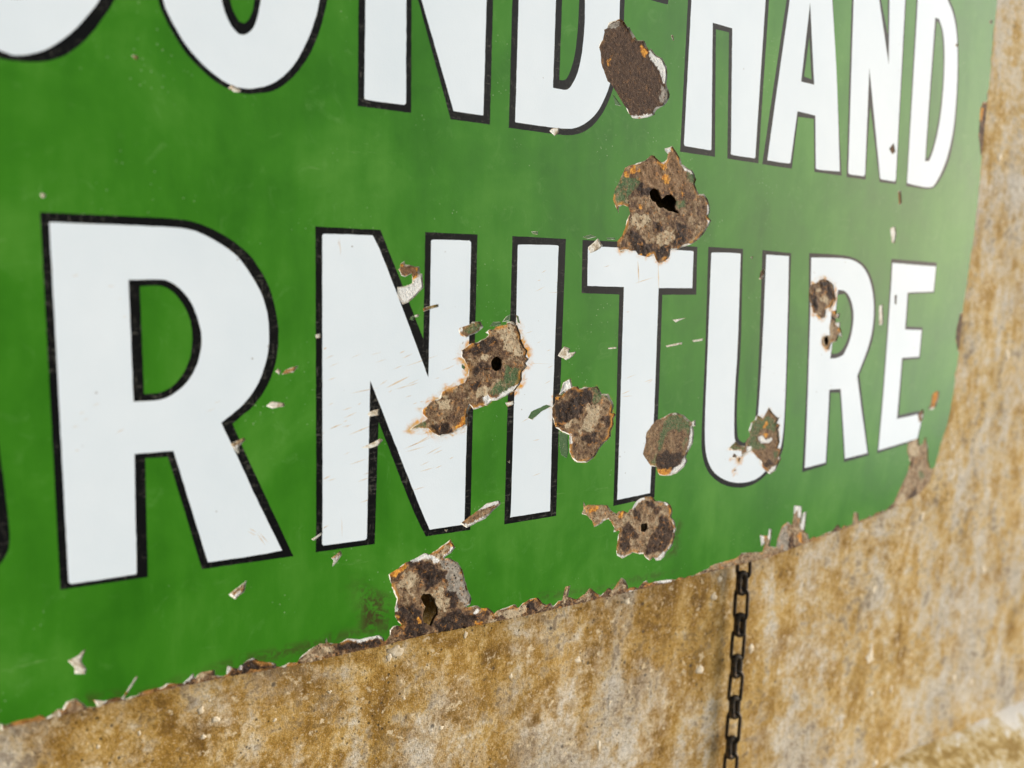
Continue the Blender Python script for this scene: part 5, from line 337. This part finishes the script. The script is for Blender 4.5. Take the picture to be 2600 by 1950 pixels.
def mat_rust(name, bias, contrast, rim, fine=1.0, oxide=.7):
    t = NT(name)
    ed, co, wh, og = t.attr('zone_a')
    dk, gy, pa, br = t.attr('zone_b')
    n1 = t.noise(170 * fine, 6, .68, .6, seed=40)
    n2 = t.noise(520 * fine, 5, .7, .3, seed=41)
    n3 = t.noise(1700, 4, .7, seed=42)
    n4 = t.noise(330, 5, .7, .5, seed=43)
    cells = t.voro(330 * fine)
    jit = t.math('ADD', t.math('MULTIPLY', t.math('SUBTRACT', n2, .5), 1.5), t.math('MULTIPLY', t.math('SUBTRACT', n3, .5), .9))
    def zone(v, w=.18, sh=0.0):
        return t.step(t.math('ADD', t.math('ADD', v, sh), t.math('MULTIPLY', jit, .85)), .5 - w, .5 + w)
    v = t.math('ADD', t.math('MULTIPLY', n1, .5), t.math('MULTIPLY', n2, .32))
    v = t.math('ADD', v, t.math('MULTIPLY', n3, .18))
    v = t.math('ADD', t.math('MULTIPLY', t.math('SUBTRACT', v, .5), contrast), .5 + bias)
    v = t.math('SUBTRACT', v, t.math('MULTIPLY', zone(dk), .40))
    v = t.math('ADD', v, t.math('MULTIPLY', zone(pa), .30))
    c = t.ramp(v, [(.08, (.022, .012, .008)), (.30, (.060, .031, .017)), (.45, (.120, .066, .034)), (.57, (.215, .137, .072)), (.68, (.31, .225, .135)), (.82, (.48, .39, .26))])
    c = t.mix(t.math('MULTIPLY', zone(br), .6), c, t.mix(n2, (.12, .062, .028), (.30, .17, .075)))
    c = t.mix(t.math('MULTIPLY', zone(gy), .85), c, t.ramp(n2, [(.3, (.15, .13, .105)), (.7, (.46, .44, .39))]))
    pit = t.math('MULTIPLY', t.step(t.math('ADD', t.voro(560).outputs['Distance'], t.math('MULTIPLY', t.math('SUBTRACT', n3, .5), .5)), .34, .20), t.step(n4, .40, .55))
    c = t.mix(t.math('MULTIPLY', pit, .9), c, (.020, .011, .007))
    flk = t.math('MULTIPLY', t.step(n3, .58, .66), t.step(n2, .46, .60))
    c = t.mix(t.math('MULTIPLY', flk, .6), c, (.46, .37, .25))
    # speckled orange oxide
    of = t.math('MULTIPLY', t.step(n4, .54, .63), t.step(n2, .42, .58))
    c = t.mix(t.math('MULTIPLY', of, oxide), c, t.mix(n3, (.30, .10, .02), (.62, .30, .07)))
    coat_c = t.mix(t.step(n3, .56, .68), t.mix(n1, (.032, .085, .028), (.085, .155, .055)), (.32, .31, .20))
    c = t.mix(t.math('MULTIPLY', zone(co, .22), t.step(n2, .62, .46, .25, .95)), c, coat_c)
    # oxide fringe just inside the broken rim
    fr = t.math('MULTIPLY', t.step(t.math('ADD', ed, t.math('MULTIPLY', jit, .16)), .46, .10), t.step(t.noise(90, 4, .6, .3, seed=44), .46, .60))
    c = t.mix(t.math('MULTIPLY', fr, rim), c, t.mix(n2, (.36, .12, .015), (.74, .38, .07)))
    oc = t.mix(t.step(n2, .4, .62), (.40, .13, .015), (.74, .36, .05))
    c = t.mix(zone(og, .16), c, oc)
    wc = t.mix(t.step(n3, .55, .72), (.74, .75, .73), (.30, .30, .30))
    c = t.mix(zone(wh, .14), c, wc)
    h = t.math('SUBTRACT', t.math('ADD', n2, t.math('MULTIPLY', n3, .45)), t.math('MULTIPLY', pit, .4))
    b = t.bump(h, .0008, .8)
    b = t.bump(t.math('MULTIPLY', cells.outputs['Distance'], -1), .0006, .4, b)
    return t.out(c, t.math('ADD', .62, t.math('MULTIPLY', n3, .3)), b, .3)

def mat_undercoat():
    t = NT('white_undercoat')
    n = t.noise(900, 4, .7, seed=50)
    n2 = t.noise(260, 4, .65, seed=51)
    c = t.ramp(n2, [(.30, (.20, .14, .08)), (.42, (.46, .40, .29)), (.52, (.66, .64, .57)), (.68, (.76, .77, .74))])
    c = t.mix(t.step(n, .53, .66, 0, .7), c, (.26, .17, .08))
    return t.out(c, .55, t.bump(n, .0003, .8), .3)

def mat_scraped():
    t = NT('scraped_green')
    n = t.noise(700, 4, .7, seed=55)
    n2 = t.noise(260, 4, .65, seed=56)
    c = t.mix(n2, (.022, .075, .02), (.05, .13, .03))
    c = t.mix(t.step(n, .60, .7), c, (.28, .27, .17))
    return t.out(c, .6, t.bump(n, .0003, .8), .3)

def mat_wall():
    t = NT('stained_render')
    n1 = t.noise(8, 5, .6, 0, seed=60)
    n2 = t.noise(34, 6, .68, 0, seed=61)
    n3 = t.noise(130, 6, .72, 0, seed=62)
    n4 = t.noise(520, 4, .7, seed=63)
    n5 = t.noise(1300, 3, .7, seed=65)
    st = t.noise(42, 6, .68, 0, seed=64, stretch=(1, 1, .3))
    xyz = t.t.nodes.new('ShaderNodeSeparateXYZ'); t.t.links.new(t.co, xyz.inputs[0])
    # the render is browner and darker towards the left, paler towards the right
    left_brown = t.step(t.math('ADD', xyz.outputs[0], t.math('MULTIPLY', t.math('SUBTRACT', n1, .5), .6)), .78, .25)
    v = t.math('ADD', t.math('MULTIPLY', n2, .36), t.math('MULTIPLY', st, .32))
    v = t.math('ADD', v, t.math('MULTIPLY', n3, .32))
    v = t.math('ADD', t.math('MULTIPLY', t.math('SUBTRACT', v, .5), 2.7), t.math('SUBTRACT', .575, t.math('MULTIPLY', left_brown, .17)))
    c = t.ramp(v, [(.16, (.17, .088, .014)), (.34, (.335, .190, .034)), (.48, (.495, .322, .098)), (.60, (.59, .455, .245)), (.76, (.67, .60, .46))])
    gn = t.math('ADD', t.math('MULTIPLY', n1, .42), t.math('ADD', t.math('MULTIPLY', st, .33), t.math('MULTIPLY', n3, .25)))
    c = t.mix(t.step(gn, .455, .60, 0, .85), c, t.mix(t.step(n3, .32, .68), (.36, .325, .26), (.64, .61, .55)))
    g4 = t.math('ADD', t.math('MULTIPLY', n4, .55), t.math('MULTIPLY', n5, .45))
    c = t.mix(t.step(g4, .51, .61, 0, .6), c, (.105, .066, .022))
    c = t.mix(t.step(g4, .47, .38, 0, .5), c, (.74, .62, .42))
    c = t.mix(t.math('MULTIPLY', t.step(n3, .50, .60), t.step(t.noise(21, 5, .65, seed=38), .46, .58, 0, .7)), c, (.12, .062, .009))
    lt = t.noise(190, 5, .7, seed=39)
    c = t.mix(t.math('MULTIPLY', t.step(lt, .56, .63), t.step(n2, .54, .44, 0, .75)), c, (.72, .60, .40))
    d = t.voro(95)
    dm = t.math('MULTIPLY', t.step(t.math('ADD', d.outputs['Distance'], t.math('MULTIPLY', n4, .22)), .27, .17), t.step(t.noise(24, 3, seed=66), .50, .58))
    c = t.mix(t.math('MULTIPLY', dm, .75), c, (.045, .042, .04))
    pin = t.voro(230)
    pm = t.math('MULTIPLY', t.step(pin.outputs['Distance'], .20, .12), t.step(t.noise(17, 4, .6, seed=36), .47, .57))
    c = t.mix(t.math('MULTIPLY', pm, .7), c, (.06, .05, .035))
    h = t.math('ADD', t.math('MULTIPLY', n3, .5), t.math('MULTIPLY', g4, .5))
    b = t.bump(t.math('SUBTRACT', h, t.math('MULTIPLY', pm, .2)), .0022, .85)
    return t.out(c, .88, b, .25)

def mat_ledge():
    t = NT('pale_ledge_stone')
    n2 = t.noise(30, 6, .70, 0, seed=70, stretch=(.6, 1, 1))
    n3 = t.noise(170, 5, .7, seed=71)
    v = t.math('ADD', t.math('MULTIPLY', n2, .65), t.math('MULTIPLY', n3, .35))
    v = t.math('ADD', t.math('MULTIPLY', t.math('SUBTRACT', v, .5), 1.9), .5)
    c = t.ramp(v, [(.36, (.30, .19, .05)), (.45, (.50, .36, .14)), (.53, (.60, .51, .33)), (.64, (.74, .71, .65))])
    return t.out(c, .85, t.bump(n3, .0015, .7), .25)

def mat_chain():
    t = NT('blackened_steel')
    n = t.noise(500, 4, .6, seed=80)
    c = t.ramp(n, [(.32, (.022, .020, .018)), (.52, (.065, .055, .043)), (.68, (.16, .10, .055))])
    return t.out(c, t.step(n, .3, .7, .35, .6), t.bump(n, .0002, .4), .5, .6)

MG, MW, MK, MF, MS = mat_green(), mat_white(), mat_black(), mat_fracture(), mat_scratch()
RUST = {
    'mix': mat_rust('pitted_rust', .02, 2.3, 1.0),
    'smooth': mat_rust('smooth_dark_rust', -.19, .9, .15, 1.4, .22),
    'smoothtan': mat_rust('dusty_rust', .03, 1.5, .3, 1.3, .4),
    'tan': mat_rust('tan_rust', .14, 1.9, .6),
    'edge': mat_rust('flaking_edge_rust', -.11, 2.6, .6, 1.3),
}
MU, MD = mat_undercoat(), mat_scraped()

# ------------------------------------------------------------------ plane helpers (all in millimetres)
def chaikin(poly, it=2, lim=38):
    p = [tuple(q) for q in poly]
    for _ in range(it):
        r = []
        n = len(p)
        for i in range(n):
            a, b, c = np.array(p[i - 1]), np.array(p[i]), np.array(p[(i + 1) % n])
            d1, d2 = b - a, c - b
            l1, l2 = np.hypot(*d1), np.hypot(*d2)
            if l1 < 1e-6: continue
            ang = abs(math.degrees(math.atan2(d1[0] * d2[1] - d1[1] * d2[0], d1 @ d2)))
            if 1.5 < ang < lim and min(l1, l2) > .6:
                r.append(tuple(b - d1 * min(.25, 9 / l1))); r.append(tuple(b + d2 * min(.25, 9 / l2)))
            else:
                r.append(tuple(b))
        p = r
    return p

def resample(poly, step):
    out = []
    n = len(poly)
    for i in range(n):
        a, b = poly[i], poly[(i + 1) % n]
        l = math.hypot(b[0] - a[0], b[1] - a[1])
        k = max(1, int(round(l / step)))
        for j in range(k):
            f = j / k
            out.append((a[0] + (b[0] - a[0]) * f, a[1] + (b[1] - a[1]) * f))
    return out

def jag(poly, step, amp, seed):
    p = np.array(resample(poly, step))
    t = np.roll(p, -1, 0) - np.roll(p, 1, 0)
    t /= np.maximum(np.linalg.norm(t, axis=1), 1e-6)[:, None]
    n = np.c_[-t[:, 1], t[:, 0]]
    d = []
    for x, y in p:
        a = noise.noise(Vector((x / 3.4, y / 3.4, seed))) * .75 + noise.noise(Vector((x / 1.3, y / 1.3, seed + 9))) * .6
        d.append(a * amp)
    return [tuple(q) for q in p + n * np.array(d)[:, None]]

def expand(poly, d):
    p = np.array(poly)
    e = np.roll(p, -1, 0) - p
    area = np.sum(p[:, 0] * np.roll(p[:, 1], -1) - np.roll(p[:, 0], -1) * p[:, 1])
    t = np.roll(p, -1, 0) - np.roll(p, 1, 0)
    t /= np.maximum(np.linalg.norm(t, axis=1), 1e-6)[:, None]
    n = np.c_[t[:, 1], -t[:, 0]] * (1 if area > 0 else -1)
    return [tuple(q) for q in p + n * d]

def inside(P, poly):
    P = np.asarray(P, float); q = np.asarray(poly, float)
    res = np.zeros(len(P), bool)
    mn, mx = q.min(0), q.max(0)
    idx = np.where((P[:, 0] >= mn[0]) & (P[:, 0] <= mx[0]) & (P[:, 1] >= mn[1]) & (P[:, 1] <= mx[1]))[0]
    if not len(idx): return res
    x, y = P[idx, 0], P[idx, 1]
    c = np.zeros(len(idx), bool)
    j = len(q) - 1
    for i in range(len(q)):
        xi, yi = q[i]; xj, yj = q[j]
        if yi != yj:
            c ^= ((yi > y) != (yj > y)) & (x < (xj - xi) * (y - yi) / (yj - yi) + xi)
        j = i
    res[idx] = c
    return res

def dist(P, poly):
    P = np.asarray(P, float); a = np.asarray(poly, float); b = np.roll(a, -1, 0)
    best = np.full(len(P), 1e9)
    for i in range(len(a)):
        d = b[i] - a[i]; L = d @ d
        w = P - a[i]
        t = np.clip((w @ d) / L, 0, 1) if L > 1e-12 else np.zeros(len(P))
        e = w - t[:, None] * d
        best = np.minimum(best, np.einsum('ij,ij->i', e, e))
    return np.sqrt(best)

def surf(u, v):
    """depth of the sheet (mm, positive towards the wall): the lower right corner is bent back, the rest slightly wavy"""
    x, z = u / 366.0, v / 366.0
    t = max(0.0, ((x - 1.15) * .62 + (-z - .05) * .78) / .65)
    return .036 * t * t * 366 + .4 * noise.noise(Vector((u / 95, v / 95, 3.3)))

def P3(u, v, off):
    return (u * MM, (surf(u, v) + off) * MM, Z0 + v * MM)

def cdt(loops, pts):
    vs, es = [], []
    for l in loops:
        b = len(vs); k = len(l)
        vs += [Vector(q) for q in l]
        es += [(b + i, b + (i + 1) % k) for i in range(k)]
    vs += [Vector(q) for q in pts]
    r = delaunay_2d_cdt(vs, es, [], 0, 1e-4)
    V = np.array([(q[0], q[1]) for q in r[0]])
    F = np.array([f for f in r[2] if len(f) == 3])
    return V, F

def grid_pts(poly, s, seed):
    p = np.array(poly); mn, mx = p.min(0), p.max(0)
    rng = np.random.default_rng(seed)
    xs = np.arange(mn[0], mx[0], s); ys = np.arange(mn[1], mx[1], s * .87)
    g = np.array([(x + (i % 2) * s / 2, y) for i, y in enumerate(ys) for x in xs])
    if not len(g): return g
    g = g + rng.uniform(-.18, .18, g.shape) * s
    g = g[inside(g, poly)]
    if len(g): g = g[dist(g, poly) > s * .35]
    return g

def make(name, verts, faces, mats, parent=None, mat_idx=None, smooth=True, colors=None):
    me = bpy.data.meshes.new(name)
    me.from_pydata([tuple(map(float, v)) for v in verts], [], [tuple(map(int, f)) for f in faces])
    for mt in mats: me.materials.append(mt)
    if mat_idx is not None: me.polygons.foreach_set('material_index', np.array(mat_idx, np.int32))
    sm = np.array(smooth if hasattr(smooth, '__len__') else [smooth] * len(faces), bool)
    me.polygons.foreach_set('use_smooth', sm)
    for cn, arr in (colors or {}).items():
        a = me.color_attributes.new(cn, 'FLOAT_COLOR', 'POINT')
        a.data.foreach_set('color', np.asarray(arr, np.float32).ravel())
    me.update()
    o = bpy.data.objects.new(name, me)
    COL.objects.link(o)
    o.parent = parent
    return o

# ------------------------------------------------------------------ wall and ledge (the setting)
GAP = 16.0
def wall_y(x, z):
    return GAP + 1.2 - 1.3 * noise.fractal(Vector((x / 60, z / 60, 1.7)), 1.0, 2.0, 5) - .8 * noise.noise(Vector((x / 240, z / 240, 5)))
def wall_mesh():
    nx, nz = 300, 170
    xs = np.linspace(-650, 1750, nx); zs = np.linspace(-401, 760, nz)
    V = []
    for z in zs:
        for x in xs:
            V.append((x * MM, wall_y(x, z) * MM, Z0 + z * MM))
    F = [(j * nx + i, j * nx + i + 1, (j + 1) * nx + i + 1, (j + 1) * nx + i) for j in range(nz - 1) for i in range(nx - 1)]
    return V, F
V, F = wall_mesh()
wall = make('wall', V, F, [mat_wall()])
wall['kind'] = 'structure'
def mat_plaster():
    t = NT('pale_plaster')
    n = t.noise(300, 5, .7, seed=72)
    c = t.ramp(n, [(.3, (.42, .33, .20)), (.5, (.66, .57, .42)), (.7, (.76, .70, .58))])
    return t.out(c, .85, t.bump(n, .0008, .7), .25)
MP = mat_plaster()
for i, (u, v, ru, rv) in enumerate(DATA['flecks']):
    V = []; N = 14
    for ring, (rr, hh) in enumerate(((1.0, -.9), (.86, .12), (.4, .2))):
        for k in range(N):
            a = 2 * math.pi * k / N
            j = 1 + .7 * noise.noise(Vector((math.cos(a) * 1.2, math.sin(a) * 1.2, i * 5.0))) + .45 * noise.noise(Vector((math.cos(a) * 3.1, math.sin(a) * 3.1, i * 3.0)))
            V.append(((u + ru * rr * j * math.cos(a)) * MM, (wall_y(u, v) - hh) * MM, Z0 + (v + rv * rr * j * math.sin(a)) * MM))
    V.append((u * MM, (wall_y(u, v) - .22) * MM, Z0 + v * MM))
    F = [(r * N + k, r * N + (k + 1) % N, (r + 1) * N + (k + 1) % N, (r + 1) * N + k) for r in range(2) for k in range(N)] + [(2 * N + k, 2 * N + (k + 1) % N, 3 * N) for k in range(N)]
    make('plaster_fleck', V, F, [MP], wall)
def ledge_mesh():
    prof = [(30, 2), (14, 0), (4, -7), (-30, -32), (-90, -76), (-140, -112), (-148, -120), (-152, -132), (-152, -240), (30, -240)]
    xs = np.linspace(-650, 1750, 160)
    V = []; k = len(prof)
    for x in xs:
        for y, z in prof:
            d = 2.2 * noise.fractal(Vector((x / 70, y / 60, z / 60 + 8)), 1.0, 2.0, 4)
            V.append((x * MM, y * MM, Z0 + (-399 + z + d) * MM))
    F = [(i * k + j, i * k + j + 1, (i + 1) * k + j + 1, (i + 1) * k + j) for i in range(len(xs) - 1) for j in range(k - 1)]
    return V, F
V, F = ledge_mesh()
ledge = make('ledge', V, F, [mat_ledge()])
ledge['kind'] = 'structure'

# ------------------------------------------------------------------ the sign
sign = bpy.data.objects.new('enamel_sign', None)
sign.empty_display_size = .05
COL.objects.link(sign)
sign['label'] = 'chipped green enamel sign with white black-edged lettering SECOND-HAND FURNITURE'
sign['category'] = 'sign'

ENAMEL = .9
letters = [[(c, chaikin(q)) for c, q in l] for l in DATA['letters']]
letters = [[(c, jag(q, 3.0, .16, 40 + i)) for c, q in l] for i, l in enumerate(letters)]
outline = jag(DATA['outline'], 1.6, .45, 3)
chips = []
for i, (k, st, sn, p, holes, subs) in enumerate(DATA['chips']):
    a = np.array(p)
    size = math.sqrt(abs(np.sum(a[:, 0] * np.roll(a[:, 1], -1) - np.roll(a[:, 0], -1) * a[:, 1])) / 2)
    stp, amp = (.75, .42) if size > 14 else ((.5, .26) if size > 5 else (.4, .14))
    if st in ('smooth', 'smoothtan'): amp *= .8
    chips.append(dict(k=k, st=st, sn=sn, p=jag(p, stp, amp, i * 3.1), holes=[jag(h, .6, .12 if len(h) in (16, 20) else .3, i + .5) for h in holes], subs=subs, size=size))

# one planar overlay of outline, letters and breaks; every triangle goes to the layer on top of it
loops = [outline] + [q for l in letters for _, q in l] + [c['p'] for c in chips] + DATA['scr']
st_pts = [grid_pts(outline, 13.0, 1)]
for i, c in enumerate(chips):
    if c['sn'] > 0 and c['size'] > 5:
        ring = expand(c['p'], 11)
        g = grid_pts([(min(q[0] for q in ring), min(q[1] for q in ring)), (max(q[0] for q in ring), min(q[1] for q in ring)), (max(q[0] for q in ring), max(q[1] for q in ring)), (min(q[0] for q in ring), max(q[1] for q in ring))], 2.0, i + 5)
        d = dist(g, c['p'])
        st_pts.append(g[(d < 11) & (d > .6) & ~inside(g, c['p'])])
for i, q in enumerate(DATA['dirt']):
    st_pts.append(grid_pts(q, 3.0, 70 + i))
V, F = cdt(loops, np.vstack([g for g in st_pts if len(g)]))
C = V[F].mean(1)
lay = np.full(len(F), -1)                # -1 outside, 0 green, 1+2i black of letter i, 2+2i white of letter i, -2 broken away
lay[inside(C, outline)] = 0
for i, l in enumerate(letters):
    for c, q in l:
        lay[inside(C, q) & (lay >= 0)] = {'G': 0, 'K': 1 + 2 * i, 'W': 2 + 2 * i}[c]
for c in chips:
    lay[inside(C, c['p']) & (lay >= 0)] = -2
scr = np.zeros(len(F), bool)
for q in DATA['scr']:
    scr |= inside(C, q)
# wear read at each vertex
stain = np.zeros(len(V)); dirt = np.zeros(len(V))
for c in chips:
    if c['sn'] <= 0: continue
    a = np.array(c['p']); mn, mx = a.min(0) - 16, a.max(0) + 16
    idx = np.where((V[:, 0] > mn[0]) & (V[:, 0] < mx[0]) & (V[:, 1] > mn[1]) & (V[:, 1] < mx[1]))[0]
    if len(idx): stain[idx] = np.maximum(stain[idx], 1.2 * c['sn'] * np.exp(-dist(V[idx], c['p']) / 2.8))
for q in DATA['dirt']:
    ins = np.where(inside(V, q))[0]
    if len(ins): dirt[ins] = np.maximum(dirt[ins], np.clip(dist(V[ins], q) / 6, 0, 1))
# edges for broken faces
edge = {}
for fi, f in enumerate(F):
    for a, b in ((f[0], f[1]), (f[1], f[2]), (f[2], f[0])):
        edge.setdefault((min(a, b), max(a, b)), []).append((fi, a, b))
ori = (V[F[:, 1], 0] - V[F[:, 0], 0]) * (V[F[:, 2], 1] - V[F[:, 0], 1]) - (V[F[:, 1], 1] - V[F[:, 0], 1]) * (V[F[:, 2], 0] - V[F[:, 0], 0])
walls = {}
nrm = np.zeros_like(V)
for es in edge.values():
    for k, (fi, a, b) in enumerate(es):
        o = lay[es[1 - k][0]] if len(es) == 2 else -1
        if lay[fi] >= 0 and o < 0:
            if ori[fi] < 0: a, b = b, a
            d = V[b] - V[a]; L = np.hypot(*d) + 1e-9
            n = np.array((d[1], -d[0])) / L
            nrm[a] += n; nrm[b] += n
            walls.setdefault(lay[fi], []).append((a, b, o))
nl = np.linalg.norm(nrm, axis=1); nrm[nl > 0] /= nl[nl > 0][:, None]

def enamel_object(name, key, mat, parent):
    tri = np.where(lay == key)[0]
    if not len(tri): return None
    used = np.unique(F[tri]); mp = -np.ones(len(V), int); mp[used] = np.arange(len(used))
    verts = [P3(V[i, 0], V[i, 1], -ENAMEL) for i in used]
    sk = 1.0 if mat is MW else .35
    col = [(stain[i] * sk, dirt[i], 0, 1) for i in used]
    faces = []; mi = []; sm = []
    for t in tri:
        f = F[t] if ori[t] > 0 else F[t][::-1]
        faces.append(tuple(mp[f])); mi.append(2 if scr[t] and mat is MW else 0); sm.append(True)
    cache = {}
    def wv(i, lvl, o):
        k = (i, lvl, o)
        if k not in cache:
            cache[k] = len(verts)
            u, v = V[i]
            if lvl == 0: verts.append(P3(u, v, -ENAMEL))
            else:
                rim = .3 + 1.9 * max(0, noise.noise(Vector((u / 6, v / 6, 21))) + .1) + .3 * noise.noise(Vector((u / 1.4, v / 1.4, 2)))
                rim = max(.08, rim) if o == -2 else .1
                verts.append(P3(u + nrm[i, 0] * rim, v + nrm[i, 1] * rim, -.04 if o == -2 else .9))
            col.append((stain[i] * sk, dirt[i], 0, 1))
        return cache[k]
    for a, b, o in walls.get(key, []):
        faces.append((wv(a, 0, o), wv(a, 1, o), wv(b, 1, o), wv(b, 0, o))); mi.append(1); sm.append(False)
    return make(name, verts, faces, [mat, MF, MS], parent, mi, sm, {'wear': col})

enamel_object('green_enamel', 0, MG, sign)
for i in range(len(letters)):
    k = enamel_object('letter', 1 + 2 * i, MK, sign)
    enamel_object('letter_face', 2 + 2 * i, MW, k)

# steel sheet behind the enamel
holes = [h for c in chips for h in c['holes']]
Vs, Fs = cdt([outline] + holes, grid_pts(outline, 14.0, 9))
Cs = Vs[Fs].mean(1)
keep = inside(Cs, expand(outline, -.15))
for h in holes: keep &= ~inside(Cs, h)
Fs = Fs[keep]
n = len(Vs)
verts = [P3(a, b, .1) for a, b in Vs] + [P3(a, b, 1.3) for a, b in Vs]
faces = []; cnt = {}
for f in Fs:
    o = np.cross(Vs[f[1]] - Vs[f[0]], Vs[f[2]] - Vs[f[0]])
    f = list(f) if o > 0 else list(f[::-1])
    faces.append(f); faces.append([q + n for q in f[::-1]])
    for a, b in ((f[0], f[1]), (f[1], f[2]), (f[2], f[0])): cnt[(a, b)] = 1
for a, b in list(cnt):
    if (b, a) not in cnt: faces.append([b, a, a + n, b + n])
zero = [(.5, 0, 0, 0)] * len(verts)
make('steel_plate', verts, faces, [RUST['edge']], sign, None, False, {'zone_a': zero, 'zone_b': [(0, 0, 0, 0)] * len(verts)})

# every break in the enamel
AMP = {'mix': .85, 'smooth': .16, 'smoothtan': .3, 'tan': .75, 'edge': .7}
NAMES = {'R': 'rust_patch', 'C': 'enamel_chip', 'D': 'scraped_patch'}
for ci, c in enumerate(chips):
    ring = expand(c['p'], .55)
    s = min(.85, max(.3, c['size'] / 40))
    Vc, Fc = cdt([ring] + c['holes'], grid_pts(ring, s, 200 + ci))
    Cc = Vc[Fc].mean(1)
    keep = inside(Cc, ring) & inside(Cc, expand(outline, .05))
    for h in c['holes']: keep &= ~inside(Cc, h)
    Fc = Fc[keep]
    used = np.unique(Fc); mp = -np.ones(len(Vc), int); mp[used] = np.arange(len(used))
    U = Vc[used]
    ins = inside(U, c['p'])
    ed = np.where(ins, dist(U, c['p']), 0)
    Z = {}
    def warp(q):
        a = Vector((q[0] / 5, q[1] / 5, 3.1)); b = Vector((q[0] / 1.7, q[1] / 1.7, 8.3))
        k = min(1.0, c['size'] / 22)
        return (q[0] + k * (2.4 * noise.noise(a) + 1.1 * noise.noise(b)), q[1] + k * (2.4 * noise.noise(a + Vector((40, 7, 2))) + 1.1 * noise.noise(b + Vector((11, 60, 4)))))
    UW = np.array([warp(q) for q in U])
    for key in ('coat', 'white', 'orange', 'dark', 'grey', 'pale', 'brown'):
        v = np.zeros(len(U))
        for q in c['subs'].get(key, []):
            X = U if key == 'white' else UW
            dd = dist(X, q); dd = np.where(inside(X, q), dd, -dd)
            v = np.maximum(v, np.clip(.5 + dd / 3.0, 0, 1))
        Z[key] = v
    base = {'R': -.12, 'C': -.45, 'D': -.72}[c['k']]
    amp = AMP[c['st']] if c['k'] == 'R' else (.18 if c['k'] == 'C' else .06)
    soft = np.clip(ed / 1.4, 0, 1); soft = soft * soft * (3 - 2 * soft)
    verts = []
    for (u, v), e, sf, dk, wh, co in zip(U, ed, soft, Z['dark'], Z['white'], Z['coat']):
        q = Vector((u, v, ci * 7.7))
        h = .5 + .5 * noise.fractal(q / 4.2, .9, 2.1, 4)
        r = abs(noise.noise(q / 2.3))
        h = max(0, h * .8 + r * .55 - .15) * amp * (1 + .7 * dk) * (1 - .6 * co)
        h = h * (.12 + .88 * sf) + wh * .35 * sf
        verts.append(P3(u, v, base - h))
    faces = []; cnt = {}
    for f in Fc:
        o = np.cross(Vc[f[1]] - Vc[f[0]], Vc[f[2]] - Vc[f[0]])
        f = [int(mp[x]) for x in (f if o > 0 else f[::-1])]
        faces.append(f)
        for a, b in ((f[0], f[1]), (f[1], f[2]), (f[2], f[0])): cnt[(a, b)] = 1
    za = np.c_[np.clip(ed / 6, 0, 1), Z['coat'], Z['white'], Z['orange']]
    zb = np.c_[Z['dark'], Z['grey'], Z['pale'], Z['brown']]
    # torn edges of the holes run back through the steel
    if c['holes']:
        hv = {}
        for a, b in list(cnt):
            if (b, a) in cnt or ed[a] < .9: continue
            for i in (a, b):
                if i not in hv:
                    hv[i] = len(verts)
                    verts.append(P3(U[i][0], U[i][1], 1.35)); za = np.vstack([za, za[i]]); zb = np.vstack([zb, zb[i] + np.array((.6, 0, 0, 0))])
            faces.append([b, a, hv[a], hv[b]])
    mat = RUST[c['st']] if c['k'] == 'R' else (MU if c['k'] == 'C' else MD)
    make(NAMES[c['k']], verts, faces, [mat], sign, None, True, {'zone_a': za, 'zone_b': zb})

# ------------------------------------------------------------------ chain hanging behind the sign
chain = bpy.data.objects.new('chain', None)
COL.objects.link(chain)
chain.empty_display_size = .02
chain['label'] = 'blackened steel link chain hanging down the wall from behind the sign'
chain['category'] = 'chain'
MCH = mat_chain()
def link_mesh(inner, width, r):
    """one welded link, long axis z, lying in the xz plane"""
    w = width / 2 - r; s = inner / 2 + r - w
    path = []
    for k in range(9):
        a = math.pi * k / 8; path.append((w * math.cos(a), s + w * math.sin(a)))
    for k in range(9):
        a = math.pi + math.pi * k / 8; path.append((w * math.cos(a), -s + w * math.sin(a)))
    N = len(path); K = 8; V = []; F = []
    for i, (x, z) in enumerate(path):
        a, b = Vector(path[i - 1]), Vector(path[(i + 1) % N])
        t = (b - a).normalized(); nn = Vector((t.y, -t.x))
        for k in range(K):
            q = 2 * math.pi * k / K
            V.append(((x + nn.x * r * math.cos(q)) * MM, r * math.sin(q) * MM, (z + nn.y * r * math.cos(q)) * MM))
    for i in range(N):
        for k in range(K):
            F.append((i * K + k, i * K + (k + 1) % K, ((i + 1) % N) * K + (k + 1) % K, ((i + 1) % N) * K + k))
    me = bpy.data.meshes.new('chain_link')
    me.from_pydata(V, [], F); me.materials.append(MCH)
    me.polygons.foreach_set('use_smooth', [True] * len(F)); me.update()
    return me
long_link, short_link = link_mesh(20.4, 10.8, 1.3), link_mesh(9.4, 9.0, 2.2)
pitch = 20.4 + 9.4
face = math.atan2(-.427, .375) + 0.12              # the long links happen to hang turned to the street corner
chain.location = (.4277, .009, Z0 - .3985)
rng = random.Random(5)
zc = -215.8
k0 = -int((zc - -398) // pitch)
for k in range(k0, 5):
    for me, dz, ang in ((long_link, 0, face), (short_link, pitch / 2, face + math.radians(22))):
        z = zc + k * pitch + dz
        if z - 11 < -398: continue
        o = bpy.data.objects.new('chain_link', me)
        COL.objects.link(o); o.parent = chain
        o.location = (rng.uniform(-.0003, .0003), rng.uniform(-.0003, .0003), (z + 398.5) * MM)
        o.rotation_euler = (0, rng.uniform(-.03, .03), ang + rng.uniform(-.2, .2))
